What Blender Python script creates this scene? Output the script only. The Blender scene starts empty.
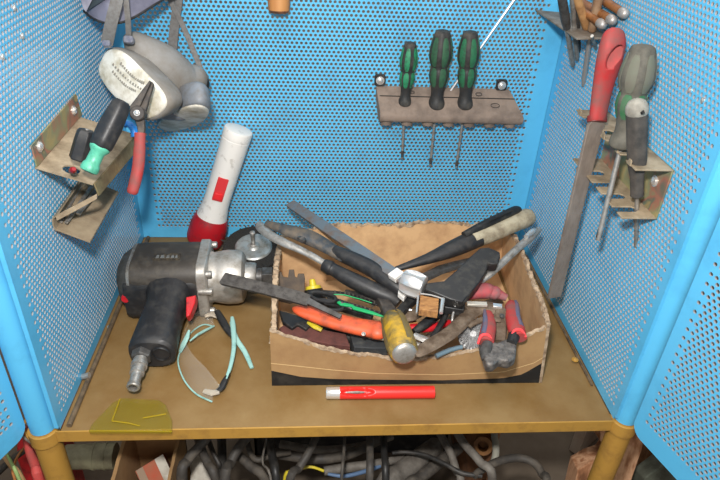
import bpy, bmesh, math, random
from mathutils import Vector, Matrix, noise
random.seed(7)
V = Vector
C = bpy.context.scene.collection
H = 0.36            # height of the shelf top above the floor
h = 0.29            # half width of the shelf
D = 0.367           # depth of the shelf
PI = math.pi

# ------------------------------------------------------------------ camera
F = 615.11
CAM = V((-0.03923, -0.43979, 0.50975))
_p, _y, _r = 0.56354, 0.095357, 0.056501
FW = V((math.sin(_y)*math.cos(_p), math.cos(_y)*math.cos(_p), -math.sin(_p)))
_R = V((math.cos(_y), -math.sin(_y), 0)); _U = _R.cross(FW)
RT = _R*math.cos(_r) + _U*math.sin(_r)
UP = -_R*math.sin(_r) + _U*math.cos(_r)

def at(px, py, x=None, y=None, z=None):
    """the point of the plane x=.., y=.. or z=.. seen at a pixel of the photograph"""
    d = FW*F + RT*(px-360) + UP*(240-py)
    for k, v in enumerate((x, y, z)):
        if v is not None:
            return CAM + d*((v-CAM[k])/d[k])
def onp(px, py, O, n):
    d = FW*F + RT*(px-360) + UP*(240-py)
    return CAM + d*((O-CAM).dot(n)/d.dot(n))
def m(px, P):
    """metres spanned by px pixels at point P"""
    return px*(P-CAM).dot(FW)/F

# ------------------------------------------------------------------ materials
MATS = {}
def srgb(c):
    return tuple(((v/255)/12.92 if v/255 <= .04045 else ((v/255+.055)/1.055)**2.4) for v in c) + (1,)
def mat(name, col, rough=.5, metal=0., dirt=None, amt=.4, scale=60, bump=.0, bscale=200, trans=0, ior=1.45, coat=0, alpha=1, sheen=0, stretch=None, detail=5):
    if name in MATS: return MATS[name]
    ma = bpy.data.materials.new(name); ma.use_nodes = True
    nt = ma.node_tree; N = nt.nodes; L = nt.links
    b = N['Principled BSDF']
    b.inputs['Base Color'].default_value = srgb(col)
    b.inputs['Roughness'].default_value = rough
    b.inputs['Metallic'].default_value = metal
    b.inputs['Transmission Weight'].default_value = trans
    b.inputs['IOR'].default_value = ior
    b.inputs['Coat Weight'].default_value = coat
    b.inputs['Alpha'].default_value = alpha
    tc = N.new('ShaderNodeTexCoord'); out = tc.outputs['Object']
    if stretch:
        mp = N.new('ShaderNodeMapping'); mp.inputs['Scale'].default_value = stretch
        L.new(out, mp.inputs['Vector']); out = mp.outputs[0]
    if dirt is not None:
        n = N.new('ShaderNodeTexNoise'); n.inputs['Scale'].default_value = scale; n.inputs['Detail'].default_value = detail
        n.inputs['Roughness'].default_value = .65
        L.new(out, n.inputs['Vector'])
        r = N.new('ShaderNodeValToRGB')
        r.color_ramp.elements[0].position = max(0.0, .62-amt*.5); r.color_ramp.elements[1].position = min(1, .78-amt*.25)
        r.color_ramp.elements[0].color = (0,0,0,1); r.color_ramp.elements[1].color = (1,1,1,1)
        L.new(n.outputs['Fac'], r.inputs[0])
        mx = N.new('ShaderNodeMix'); mx.data_type = 'RGBA'
        mx.inputs[6].default_value = srgb(col); mx.inputs[7].default_value = srgb(dirt)
        L.new(r.outputs[0], mx.inputs[0]); L.new(mx.outputs[2], b.inputs['Base Color'])
        mr = N.new('ShaderNodeMapRange'); mr.inputs[3].default_value = rough; mr.inputs[4].default_value = min(1, rough+.2)
        L.new(r.outputs[0], mr.inputs[0]); L.new(mr.outputs[0], b.inputs['Roughness'])
    if bump:
        n2 = N.new('ShaderNodeTexNoise'); n2.inputs['Scale'].default_value = bscale; n2.inputs['Detail'].default_value = 4
        L.new(out, n2.inputs['Vector'])
        bp = N.new('ShaderNodeBump'); bp.inputs['Strength'].default_value = bump; bp.inputs['Distance'].default_value = .001
        L.new(n2.outputs['Fac'], bp.inputs['Height']); L.new(bp.outputs[0], b.inputs['Normal'])
    MATS[name] = ma
    return ma
def ramp_mat(name, cols, scale, rough, metal, stretch=None, bump=0, dist=0.):
    ma = bpy.data.materials.new(name); ma.use_nodes = True
    nt = ma.node_tree; N = nt.nodes; L = nt.links; b = N['Principled BSDF']
    tc = N.new('ShaderNodeTexCoord'); mp = N.new('ShaderNodeMapping')
    if stretch: mp.inputs['Scale'].default_value = stretch
    L.new(tc.outputs['Object'], mp.inputs['Vector'])
    n = N.new('ShaderNodeTexNoise'); n.inputs['Scale'].default_value = scale; n.inputs['Detail'].default_value = 3
    n.inputs['Distortion'].default_value = dist
    L.new(mp.outputs[0], n.inputs['Vector'])
    r = N.new('ShaderNodeValToRGB'); el = r.color_ramp.elements
    k = len(cols)
    el[0].position = .3; el[0].color = srgb(cols[0]); el[1].position = .7; el[1].color = srgb(cols[-1])
    for i in range(1, k-1):
        e = el.new(.3+.4*i/(k-1)); e.color = srgb(cols[i])
    L.new(n.outputs['Fac'], r.inputs[0]); L.new(r.outputs[0], b.inputs['Base Color'])
    b.inputs['Roughness'].default_value = rough; b.inputs['Metallic'].default_value = metal
    if bump:
        bp = N.new('ShaderNodeBump'); bp.inputs['Strength'].default_value = bump; bp.inputs['Distance'].default_value = .001
        L.new(n.outputs['Fac'], bp.inputs['Height']); L.new(bp.outputs[0], b.inputs['Normal'])
    MATS[name] = ma
    return ma

BLUE = mat('blue_paint', (90,182,226), .30, 0, (80,166,210), .2, 18, coat=.25)
BARE = mat('bare_hole_edge', (166,167,171), .5, .2)
OCHRE = mat('ochre_paint', (172,130,58), .5, 0, (146,108,50), .25, 45)
TRAY = mat('worn_tray', (116,86,44), .5, 0, (134,108,68), .6, 13, .12, 300, detail=12)
TRAYRIM = mat('tray_rim', (110,92,70), .6, 0, (60,50,40), .5, 60)
STEEL = mat('steel', (176,173,168), .38, .65, (120,114,106), .4, 90)
DSTEEL = mat('dark_steel', (96,95,94), .45, .5, (64,60,56), .5, 80, .1, 400)
CHROME = mat('chrome', (225,222,218), .22, .7)
ALU = mat('cast_aluminium', (178,174,168), .42, .55, (140,133,122), .4, 70, .1, 300)
RUSTY = mat('rusty_steel', (128,112,96), .6, .45, (84,68,54), .6, 70, .2, 250)
BLACKP = mat('black_plastic', (32,32,33), .45, 0, (62,60,56), .25, 90, .05, 500)
BLACKR = mat('black_rubber', (36,36,38), .45, 0, (56,54,52), .3, 90, .1, 300)
GREYR = mat('grey_rubber', (136,134,131), .55, 0, (120,113,104), .45, 30)
WEBB = mat('grey_webbing', (118,116,114), .9, 0, (100,96,92), .4, 200, .5, 900)
RED = mat('red_plastic', (190,30,38), .35, 0, (110,30,32), .2, 60)
REDD = mat('dirty_red_plastic', (172,46,46), .55, 0, (126,74,70), .55, 45, .05)
REDB = mat('bright_red_paint', (216,44,38), .35)
WHITEP = mat('white_plastic', (222,218,212), .4, 0, (160,152,142), .12, 70)
GREENP = mat('green_plastic', (34,110,72), .45, 0, (30,60,46), .4, 60)
MINT = mat('mint_green_plastic', (84,168,140), .4, 0, (44,110,90), .3, 70)
ORANGE = mat('orange_plastic', (210,88,50), .42, 0, (136,66,46), .38, 60)
YELLOW = mat('yellow_plastic', (206,186,50), .4, 0, (130,110,50), .2, 80)
YWORN = mat('worn_yellow_plastic', (196,154,40), .45, 0, (92,84,58), .6, 55, .1)
CARD = mat('cardboard', (164,130,88), .85, 0, (150,116,78), .45, 30, .1, 300)
CARDE = mat('torn_cardboard_edge', (178,156,130), .95, 0, (120,98,78), .5, 120, .8, 500)
NEARBLACK = mat('near_black', (24,23,22), .7, 0, (50,46,40), .3, 60)  # near-black: lower band of the box front, slot, groove, cap hole
INKLINE = mat('printed_pale_line', (214,180,128), .8)
WOOD = ramp_mat('wooden_handle', [(120,72,36),(176,118,66),(196,140,84)], 40, .55, 0, (1,1,.2), .1)
CREAM = mat('cream_plastic', (176,166,142), .5, 0, (128,116,96), .45, 60, .05)
MAROON = mat('maroon_fibre', (98,58,52), .85, 0, (76,46,42), .5, 80, .5, 400)
CHROMATE = ramp_mat('chromate_plated_steel', [(128,124,98),(168,152,104),(140,142,108),(170,112,92),(104,114,98),(172,150,100)], 22, .45, .3, None, 0, 1.0)
CHROMTOP = mat('dusty_chromate_steel', (176,158,132), .5, .2, (124,108,86), .5, 40)
SHELFST = mat('dusty_steel_plate', (146,136,124), .6, .3, (110,98,86), .5, 50)
AQUA = mat('aqua_plastic', (146,188,180), .35, 0, (100,150,144), .2, 60)
LENS = mat('clear_lens', (236,240,234), .06, 0, alpha=.045, ior=1.5)
YLENS = mat('yellow_lens', (138,122,10), .1, 0, None, alpha=.24, ior=1.5)
YLINE = mat('yellow_edge', (186,156,20), .3, alpha=.5)
BLUEP = mat('blue_plastic', (30,120,200), .4)
LILAC = mat('lilac_grey_plastic', (112,112,128), .5, 0, (84,84,100), .4, 30)
DARKIN = mat('dark_inner', (30,44,52), .6)
LABELM = mat('worn_label', (96,84,66), .6, .2, (40,38,36), .6, 260)
BRISTLE = mat('steel_bristle', (196,196,196), .4, .4, (130,130,130), .5, 900)
DBRISTLE = mat('dark_bristle', (62,58,54), .6, .4, (30,28,26), .6, 900)
HOSE = mat('dark_hose', (62,58,54), .6, 0, (96,88,78), .4, 50)
HOSEB = mat('black_cable', (40,39,38), .45, 0, (76,70,64), .3, 50)
HOSEG = mat('grey_hose', (116,110,102), .6, 0, (80,74,68), .5, 50)
PLANK = ramp_mat('rough_timber', [(120,78,50),(168,116,80),(206,160,124),(150,98,64)], 14, .8, 0, (6,6,.8), .4)
GPLANK = mat('weathered_timber', (92,96,84), .85, 0, (60,58,48), .5, 30, .5)
CREAMT = mat('cream_tube', (150,146,118), .55, 0, (118,112,90), .4, 40)
PRINT = mat('red_carton', (176,84,60), .8, 0, (150,110,86), .5, 30)
PWHITE = mat('white_carton', (196,190,178), .8, 0, (150,140,126), .45, 40)
FLOORM = mat('concrete', (112,100,86), .85, 0, (90,78,66), .5, 5, .3, 60)
WALLM = mat('pale_wall', (158,154,146), .8, 0, (132,126,118), .5, 3)

# ------------------------------------------------------------------ mesh builder
ORG = {}
def org(o): return ORG.get(o.name, V((0,0,0))) if o else V((0,0,0))

class MB:
    def __init__(s, M=None): s.v = []; s.f = []; s.mi = []; s.M = M or Matrix.Identity(4)
    def add(s, vs, fs, mi=0):
        b = len(s.v); s.v += [s.M @ V(p) for p in vs]; s.f += [[b+i for i in f] for f in fs]; s.mi += [mi]*len(fs); return s
    def box(s, c, d, mi=0):
        x, y, z = [k/2 for k in d]; cx, cy, cz = c
        vs = [(cx+a*x, cy+b*y, cz+e*z) for e in (-1,1) for a, b in ((-1,-1),(1,-1),(1,1),(-1,1))]
        return s.add(vs, [(3,2,1,0),(4,5,6,7),(0,1,5,4),(1,2,6,5),(2,3,7,6),(3,0,4,7)], mi)
    def loft(s, rings, cap=(True, True), closed=False, mi=0):
        n = len(rings[0]); vs = [p for r in rings for p in r]; fs = []
        R = len(rings)
        for i in range(R if closed else R-1):
            for j in range(n):
                a = i*n+j; b = i*n+(j+1) % n; c = ((i+1) % R)*n+(j+1) % n; d = ((i+1) % R)*n+j
                fs.append((a, b, c, d))
        if not closed:
            if cap[0]: fs.append(tuple(range(n-1, -1, -1)))
            if cap[1]: fs.append(tuple((R-1)*n+j for j in range(n)))
        return s.add(vs, fs, mi)
    def sweep(s, pts, secs, up=V((0,0,1)), cap=(True,True), mi=0):
        pts = [V(p) for p in pts]; rings = []; k = len(pts)
        for i, p in enumerate(pts):
            t = (pts[min(i+1, k-1)]-pts[max(i-1, 0)]).normalized()
            u = V(up) if not isinstance(up, list) else V(up[i])
            u = u - t*u.dot(t)
            if u.length < 1e-4: u = V((0,1,0)) - t*t.y
            u.normalize(); sd = t.cross(u)
            sec = secs[i] if isinstance(secs[0][0], (list, tuple)) else secs
            rings.append([p+sd*a+u*b for a, b in sec])
        return s.loft(rings, cap, mi=mi)
    def tube(s, pts, r, n=12, up=V((0,0,1)), flat=1., cap=(True,True), mi=0):
        k = len(pts); rs = r if isinstance(r, (list, tuple)) else [r]*k
        secs = [[(q*math.cos(2*PI*j/n), q*flat*math.sin(2*PI*j/n)) for j in range(n)] for q in rs]
        return s.sweep(pts, secs, up, cap, mi)
    def ribbon(s, pts, w, t, up, mi=0):
        k = len(pts); ws = w if isinstance(w, (list, tuple)) else [w]*k
        return s.sweep(pts, [[(-q/2,-t/2),(q/2,-t/2),(q/2,t/2),(-q/2,t/2)] for q in ws], up, mi=mi)
    def lathe(s, prof, n=24, sect=None, mi=0):
        rings = []
        for z, r in prof:
            rings.append([((r*(sect(2*PI*j/n, z) if sect else 1))*math.cos(2*PI*j/n), (r*(sect(2*PI*j/n, z) if sect else 1))*math.sin(2*PI*j/n), z) for j in range(n)])
        return s.loft(rings, mi=mi)
    def prism(s, poly, z0, z1, mi=0):
        return s.loft([[(x, y, z0) for x, y in poly], [(x, y, z1) for x, y in poly]], mi=mi)
    def trace(s, px, O, n, t, mi=0, grow=0):
        """outline of the photograph laid on a real plane and given thickness t away from the viewer"""
        n = V(n).normalized(); O = V(O)
        a = [onp(x, y, O, n) for x, y in px]
        if (a[1]-a[0]).cross(a[2]-a[1]).dot(n) < 0: pass
        return s.loft([[p-n*t for p in a], a], mi=mi)
    def build(s, name, mats, parent=None, bev=0, sub=0, sharp=38, seg=2, loc=None):
        me = bpy.data.meshes.new(name)
        if parent is not None: o0 = org(parent)
        else:
            if loc is None:
                xs = [p.x for p in s.v]; ys = [p.y for p in s.v]; zs = [p.z for p in s.v]
                loc = V(((min(xs)+max(xs))/2, (min(ys)+max(ys))/2, min(zs)))
            o0 = V(loc)
        me.from_pydata([p-o0 for p in s.v], [], s.f)
        if not isinstance(mats, (list, tuple)): mats = [mats]
        for q in mats: me.materials.append(q)
        me.polygons.foreach_set('material_index', s.mi)
        me.update()
        b = bmesh.new(); b.from_mesh(me); bmesh.ops.recalc_face_normals(b, faces=b.faces); b.to_mesh(me); b.free()
        me.polygons.foreach_set('use_smooth', [True]*len(me.polygons))
        me.set_sharp_from_angle(angle=math.radians(sharp))
        o = bpy.data.objects.new(name, me); C.objects.link(o)
        if parent is not None:
            o.parent = parent; ORG[o.name] = o0
        else:
            o.location = o0; ORG[o.name] = o0
        if bev:
            md = o.modifiers.new('bevel', 'BEVEL'); md.width = bev; md.segments = seg; md.limit_method = 'ANGLE'; md.angle_limit = math.radians(35)
        if sub:
            md = o.modifiers.new('subdiv', 'SUBSURF'); md.levels = sub; md.render_levels = sub
        return o

def frame(o, z, x=V((1,0,0))):
    z = V(z).normalized(); x = V(x)
    if abs(z.dot(x.normalized())) > .98: x = V((0,0,1)) if abs(z.z) < .9 else V((0,1,0))
    x = (x-z*x.dot(z)).normalized(); y = z.cross(x)
    M = Matrix((x, y, z)).transposed().to_4x4(); M.translation = V(o); return M
def tag(o, label, cat, group=None, kind=None):
    o['label'] = label; o['category'] = cat
    if group: o['group'] = group
    if kind: o['kind'] = kind
    return o
def thing(name, label, cat, loc, group=None):
    o = bpy.data.objects.new(name, None); C.objects.link(o); o.location = V(loc); ORG[o.name] = V(loc)
    o.empty_display_size = .02
    return tag(o, label, cat, group)
def cr(pts, k=6):
    """smooth curve through points (tuples of any length)"""
    P = [tuple(p) for p in pts]; out = []
    for i in range(len(P)-1):
        p0 = P[max(i-1,0)]; p1 = P[i]; p2 = P[i+1]; p3 = P[min(i+2,len(P)-1)]
        for j in range(k):
            t = j/k
            out.append(tuple(.5*((2*b)+(c-a)*t+(2*a-5*b+4*c-d)*t*t+(3*b-a-3*c+d)*t**3) for a,b,c,d in zip(p0,p1,p2,p3)))
    out.append(P[-1]); return out
def pz(lst): return [at(x, y, z=z) for x, y, z in lst]
def pathz(lst, k=6):
    """[(px,py,z,r)] -> smooth points and radii"""
    q = cr([tuple(at(a[0], a[1], z=a[2]))+(m(a[3], at(a[0], a[1], z=a[2])),) for a in lst], k)
    return [V(a[:3]) for a in q], [a[3] for a in q]
def circ(cx, cy, r, n=16): return [(cx+r*math.cos(2*PI*i/n), cy+r*math.sin(2*PI*i/n)) for i in range(n)]
def rrect(w, hh, r, n=4):
    out = []
    for cx, cy, a0 in ((w/2-r, hh/2-r, 0), (-w/2+r, hh/2-r, PI/2), (-w/2+r, -hh/2+r, PI), (w/2-r, -hh/2+r, 1.5*PI)):
        for i in range(n+1):
            a = a0+i*PI/2/n; out.append((cx+r*math.cos(a), cy+r*math.sin(a)))
    return out
def bolt(parent, P, n, r, name='bolt', ma=None, hexa=False):
    mb = MB(frame(P, n))
    mb.lathe([(0, r*1.35), (.0008, r*1.35), (.0008, r), (r*.5, r*.95), (r*.75, r*.6), (r*.8, r*.05)], 6 if hexa else 14)
    return mb.build(name, ma or CHROME, parent)

# ------------------------------------------------------------------ setting
def struct(name, mb, ma):
    o = mb.build(name, ma); o['kind'] = 'structure'; return o
struct('floor', MB().box((0, -.1, -H-.01), (3.2, 3.0, .02)), FLOORM)
struct('wall_back', MB().box((0, 1.41, .59), (3.2, .02, 1.9)), WALLM)
struct('wall_left', MB().box((-1.61, -.1, .59), (.02, 3.0, 1.9)), WALLM)
struct('wall_right', MB().box((1.61, -.1, .59), (.02, 3.0, 1.9)), WALLM)

# ------------------------------------------------------------------ the trolley
cart = thing('tool_trolley', 'steel tool trolley with ochre tray, blue tubular posts and blue perforated sheet panels', 'tool trolley', (0, D/2, -H))
PITCH, ROWP, HR, TH = .006, .0052, .00205, .0018
def perf(name, O, ud, vd, w, hh, ml, mr, mb_, mt, rnd=None, parent=cart, blank=None):
    """perforated sheet with true round holes, thickness on the side away from ud x vd; rectangular frame margins"""
    O = V(O); ud = V(ud).normalized(); vd = V(vd).normalized(); nn = ud.cross(vd).normalized()
    mb = MB(); A = math.atan2(ROWP, PITCH)
    outer = [(PITCH/2,0),(PITCH/2,ROWP/2),(0,ROWP/2),(-PITCH/2,ROWP/2),(-PITCH/2,0),(-PITCH/2,-ROWP/2),(0,-ROWP/2),(PITCH/2,-ROWP/2)]
    an = [0, A, PI/2, PI-A, PI, PI+A, 1.5*PI, -A]
    inner = [(HR*math.cos(a), HR*math.sin(a)) for a in an]
    v = []; f = []; fm = []
    def pt(u, w_, d=0): v.append(O+ud*u+vd*w_-nn*d); return len(v)-1
    def quad(u0, v0, u1, v1):
        if u1-u0 < 1e-6 or v1-v0 < 1e-6: return
        for d in (0, TH):
            i = len(v); pt(u0,v0,d); pt(u1,v0,d); pt(u1,v1,d); pt(u0,v1,d)
            f.append((i,i+1,i+2,i+3) if d == 0 else (i+3,i+2,i+1,i))
    nc = int((w-ml-mr)/PITCH); nr = int((hh-mb_-mt)/ROWP)
    U0 = ml; U1 = ml+nc*PITCH; V0 = mb_; V1 = mb_+nr*ROWP
    if rnd:
        r = .014; arc = [(r-r*math.sin(a), r-r*math.cos(a)) for a in [PI/2*(1-k/5) for k in range(6)]]   # from (0,r) to (r,0)
        pl_ = arc+[(w,0),(w,V0),(0,V0)]
        if rnd == 'right': pl_ = [(w-x, y) for x, y in pl_][::-1]
        for d in (0, TH):
            i0 = len(v)
            for x, y in pl_: pt(x, y, d)
            f.append(tuple(range(i0, len(v))) if d == 0 else tuple(range(len(v)-1, i0-1, -1)))
    else: quad(0, 0, w, V0)
    quad(0, V1, w, hh); quad(0, V0, U0, V1); quad(U1, V0, w, V1)
    for j in range(nr):
        y = V0+(j+.5)*ROWP
        odd = j % 2
        n = nc-(3 if odd else 0); x0 = U0+(1.5*PITCH if odd else 0)
        if odd: quad(U0, y-ROWP/2, x0, y+ROWP/2); quad(x0+n*PITCH, y-ROWP/2, U1, y+ROWP/2)
        for i in range(n):
            x = x0+(i+.5)*PITCH
            if blank and blank(x, y): quad(x-PITCH/2, y-ROWP/2, x+PITCH/2, y+ROWP/2); continue
            b = len(v)
            for a, c in outer: pt(x+a, y+c)
            for a, c in inner: pt(x+a, y+c)
            for a, c in inner: pt(x+a, y+c, TH)
            for a, c in outer: pt(x+a, y+c, TH)
            fm += [0]*(len(f)-len(fm)); fm += [0,1,0]*8
            for k in range(8):
                k2 = (k+1) % 8
                f.append((b+k, b+k2, b+8+k2, b+8+k)); f.append((b+8+k, b+8+k2, b+16+k2, b+16+k)); f.append((b+16+k, b+16+k2, b+24+k2, b+24+k))
    me = bpy.data.meshes.new(name); o0 = org(parent)
    me.from_pydata([p-o0 for p in v], [], f); me.materials.append(BLUE); me.materials.append(BARE); me.update()
    me.polygons.foreach_set('material_index', fm+[0]*(len(f)-len(fm)))
    o = bpy.data.objects.new(name, me); C.objects.link(o); o.parent = parent; ORG[o.name] = o0
    return o
PH = .46
perf('back_panel', (-h, D, .001), (1,0,0), (0,0,1), 2*h, PH, .022, .022, .018, .02)
perf('side_panel', (-h, 0, .002), (0,1,0), (0,0,1), D-.001, PH, .010, .012, .012, .02)
perf('side_panel', (h, D-.001, .002), (0,-1,0), (0,0,1), D-.001, PH, .012, .004, .012, .02)
# turned edges of the side panels along the posts
for s in (-1, 1):
    MB().box((s*(h+.002), -.001, PH/2+.004), (.004, .0022, PH-.004)).build('panel_flange', BLUE, cart)
# blue plates behind the panels where something is bolted through
mb = MB(); mb.box((-h-.004, .09, .36), (.002, .11, .07)); mb.build('backing_plate', BLUE, cart)
mb = MB(); mb.box((h+.004, .05, .35), (.002, .07, .05)); mb.build('backing_plate', BLUE, cart)
for q in [(14,8),(22,36),(2,57)]: bolt(cart, at(*q, x=-h), (1,0,0), .0022, 'screw')
for q in [(690,90),(703,100)]: bolt(cart, at(*q, x=h), (-1,0,0), .0018, 'screw')
# doors: perforated leaves swung outwards
def door(px0, px1, flip):
    a = at(*px0, z=0); a.z = 0; b = at(*px1, z=0); d = (b-a); d.z = 0; d.normalize()
    w = .24
    if flip: o = perf('door_panel', a+d*w, -d, (0,0,1), w, .45, .02, .010, .024, .02, 'right')
    else: o = perf('door_panel', a, d, (0,0,1), w, .45, .010, .02, .024, .02, 'left')
door((28,433), (0,460), True)
door((631,430), (677,480), False)
# tubes
PL = V((-.3085, .0045, 0)); PR = V((.3045, .003, 0))
for P in (PL, PR):
    mb = MB(); mb.tube([P+V((0,0,z)) for z in (.0015, .05, .25, .47)], .0122, 24); mb.build('upper_post', BLUE, cart)
    mb = MB(); mb.tube([P+V((0,0,z)) for z in (-H, -.2, -.0135)], .0132, 24); mb.build('lower_post', OCHRE, cart)
    mb = MB(); mb.tube([P+V((0,0,z)) for z in (-.0165, .0)], .0150, 24); mb.tube([P+V((0,0,z)) for z in (0, .006)], .0118, 24); mb.build('post_collar', OCHRE, cart, bev=.0005)
for s in (-1, 1):
    P = V((s*(h+.012), D+.012, 0))
    mb = MB(); mb.tube([P+V((0,0,z)) for z in (-H, -.1, .47)], .0122, 20); mb.build('rear_post', BLUE, cart)
# tray with folded lip, raised side rims
mb = MB()
mb.box((0, D/2, -.0006), (2*h, D, .0012))
mb.build('shelf_tray', TRAY, cart)
mb = MB()
mb.box((0, -.0009, -.0072), (2*h+.010, .0016, .0152))
mb.box((0, .004, -.0142), (2*h, .010, .0012))
mb.build('front_lip', OCHRE, cart, bev=.0004)
mb = MB(); mb.tube([V((-h+.0075, .004, .0028)), V((-h+.0075, D-.004, .0028))], .0028, 10); mb.build('tray_edge', TRAYRIM, cart)
mb = MB(); mb.tube([V((h-.0045, .05, .0022)), V((h-.0045, D-.004, .0022))], .0016, 8); mb.build('tray_edge', TRAYRIM, cart)
mb = MB(frame(at(86,376,z=.006), (1,0,.3), (0,1,0))); mb.lathe([(-.004,.0015),(-.004,.0034),(.004,.0034),(.004,.0015)], 12); mb.build('bolt_sleeve', STEEL, cart)
bolt(cart, at(110,327,z=.001), (0,0,1), .0025, 'bolt')
bolt(cart, at(575,360,z=.004), (0,0,1), .003, 'bolt', OCHRE)
#==BODY==
# ------------------------------------------------------------------ flashlight leaning in the back left corner
A = at(204, 233, y=.338); A.z = .012; B = at(239, 131, y=.347)
fl = thing('flashlight', 'white flashlight with a red head leaning against the back panel', 'flashlight', (A.x, A.y, 0))
ax = (B-A); L_ = ax.length; M = frame(A+V((0,-.002,.003)), ax, (1,0,0))
mb = MB(M); mb.lathe([(0,.0235),(.001,.026),(.006,.0272),(.026,.0268),(.036,.0250),(.043,.0225)], 32); mb.build('head', mat('flash_head_red', (170,24,34), .4, 0, (96,40,44), .25, 60), fl)
mb = MB(M); mb.lathe([(.040,.0224),(.048,.0212),(.062,.0188),(.075,.0182),(L_*.6,.0186),(L_-.014,.0192),(L_-.0135,.0186),(L_-.0115,.0186)], 32); mb.build('barrel', WHITEP, fl)
mb = MB(M); mb.lathe([(L_-.0115,.0194),(L_-.002,.0196),(L_,.0188),(L_+.001,.016),(L_+.0012,.001)], 32); mb.build('end_cap', WHITEP, fl)
mb = MB(frame(M @ V((.000,-.0172,.096)), M.to_3x3() @ V((.12,-1,0)), M.to_3x3() @ V((0,0,1))))
mb.prism(rrect(.036,.0145,.0015), -.002, .0022, 0); sw = mb.build('switch', mat('switch_red', (206,52,56), .4), fl, bev=.0004)
mb = MB(frame(M @ V((.000,-.0199,.086)), M.to_3x3() @ V((.12,-1,0)), M.to_3x3() @ V((0,0,1))))
mb.prism(rrect(.010,.0120,.003), -.001, .0022); mb.build('slider', mat('slider_red', (222,40,44), .35), sw, bev=.0008)

# ------------------------------------------------------------------ impact wrench lying on its side
wr = thing('impact_wrench', 'black and silver pneumatic impact wrench lying on the shelf', 'impact wrench', (-.20,.2,0))
ZB = .0395
xa = at(119,270,z=ZB); xb = at(268,266,z=ZB)
def sq(w, hh, r, cz=0, n=5): return [(x, y+cz) for x, y in rrect(w, hh, r, n)]
Mx = frame((-.278, .207, ZB), (1, .03, .0), (0,-1,0))   # local z along the axis, x towards the viewer, y = up
# check orientation: y = z cross x
def wsec(w, hh, r, oz=0, ox=0): return [(x+ox, y+oz) for x, y in rrect(w, hh, r, 6)]
up_sign = (Mx.to_3x3() @ V((0,1,0))).z
def body(lst, name, ma, bev=0):
    mb = MB(Mx); mb.loft([[(x+ox, (y)*1+oy, z) for x, y in rrect(w, hh, min(r, w/2-.0001, hh/2-.0001), 6)] for z, w, hh, r, ox, oy in lst])
    return mb.build(name, ma, wr, bev=bev)
US = 1 if up_sign > 0 else -1
body([(0,.030,.030,.010,0,0),(.002,.044,.046,.018,0,0),(.006,.058,.060,.024,0,0),(.018,.073,.073,.022,0,0)], 'rear_cap', mat('grey_magnesium', (98,93,87), .5, .3, (70,66,60), .5, 60))
body([(.018,.075,.075,.020,0,0),(.0215,.076,.076,.020,0,0)], 'gasket', STEEL)
body([(.0215,.073,.074,.018,0,0),(.030,.076,.077,.020,0,0),(.094,.078,.078,.022,0,0),(.100,.077,.078,.022,0,0)], 'motor_housing', mat('charcoal_housing', (62,57,52), .5, .1, (84,78,70), .3, 80, .08))
# flange plate, octagonal
def octo(z, w, hh, r): return (z, w, hh, r, 0, 0)
body([(.100,.079,.078,.014,0,0),(.111,.079,.078,.014,0,0),(.113,.075,.074,.016,0,0)], 'flange', ALU, .0008)
mb = MB(Mx); mb.lathe([(.111,.0345),(.117,.0320),(.124,.0335),(.134,.0350),(.147,.0345),(.153,.0325),(.156,.027),(.1565,.019)], 36); mb.build('hammer_case', ALU, wr)
mb = MB(Mx); mb.lathe([(.155,.0185),(.168,.0180),(.170,.0165)], 28); mb.build('nose_bushing', STEEL, wr)
mb = MB(Mx); mb.lathe([(.168,.0105),(.177,.0105),(.178,.0085)], 24); mb.prism([(-.0085,-.0085),(.0085,-.0085),(.0085,.0085),(-.0085,.0085)], .177, .1905); mb.build('anvil', DSTEEL, wr, bev=.0006)
for (ox, oy) in ((.033,.028*US),(.033,-.028*US),(-.033,.028*US),(.0385,0.006*US)):
    mb = MB(Mx @ Matrix.Translation((ox,oy,.102))); mb.lathe([(0,.0045),(.016,.0045),(.017,.0035)], 10); mb.build('flange_bolt', STEEL, wr)
# black shell under the housing and pistol grip
mb = MB(Mx); 
sh = lambda z, w, hh, ox, oy, r: [(x+ox, y+oy, z) for x, y in rrect(w, hh, r, 6)]
mb.loft([sh(.012,.048,.056,.014,-.009*US,.014), sh(.018,.052,.062,.014,-.008*US,.014), sh(.094,.052,.064,.015,-.006*US,.014), sh(.101,.048,.060,.015,-.006*US,.012)])
mb.build('lower_shell', BLACKR, wr, bev=.001)
# grip: lofted sections from the body towards the viewer, lying on the shelf
g0 = Mx @ V((.024,0,.066)); g1 = at(152,352,z=.024)
def gsec(P, du, w, t, n=20, e=.75):
    dv = du.normalized(); s = V((0,0,1)).cross(dv).normalized(); upv = V((0,0,1))
    return [P + s*(w/2*math.copysign(abs(math.cos(a))**e, math.cos(a))) + upv*(t/2*math.copysign(abs(math.sin(a))**e, math.sin(a))) for a in [2*PI*k/n for k in range(n)]]
dg = g1-g0; rings = []
for f_, w_, t_, dx in ((0,.066,.062,.0),(.12,.060,.058,.0),(.25,.049,.052,.002),(.42,.046,.046,.001),(.6,.048,.043,0),(.78,.050,.042,0),(.92,.052,.042,0),(1.0,.052,.041,0),(1.03,.046,.035,0)):
    P = g0+dg*f_; P.z = max(t_/2+.0006, g0.z*(1-f_)+.023*f_); P.x += dx
    rings.append(gsec(P, V((dg.x,dg.y,0)), w_, t_))
mb = MB(); mb.loft(rings); gr = mb.build('grip', BLACKR, wr)
dgn = V((dg.x,dg.y,0)).normalized(); sx = V((0,0,1)).cross(dgn)
e = g0+dg*1.03; e.z = .0235
mb = MB(frame(e+(-sx if sx.x<0 else sx)*.011+V((0,0,.0005)), dgn, (1,0,0)))
mb.lathe([(-.008,.0105),(.0005,.0105),(.0018,.0095),(.0018,.0085),(-.006,.0075)], 20); mb.build('exhaust_port', BLACKP, gr)
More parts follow.
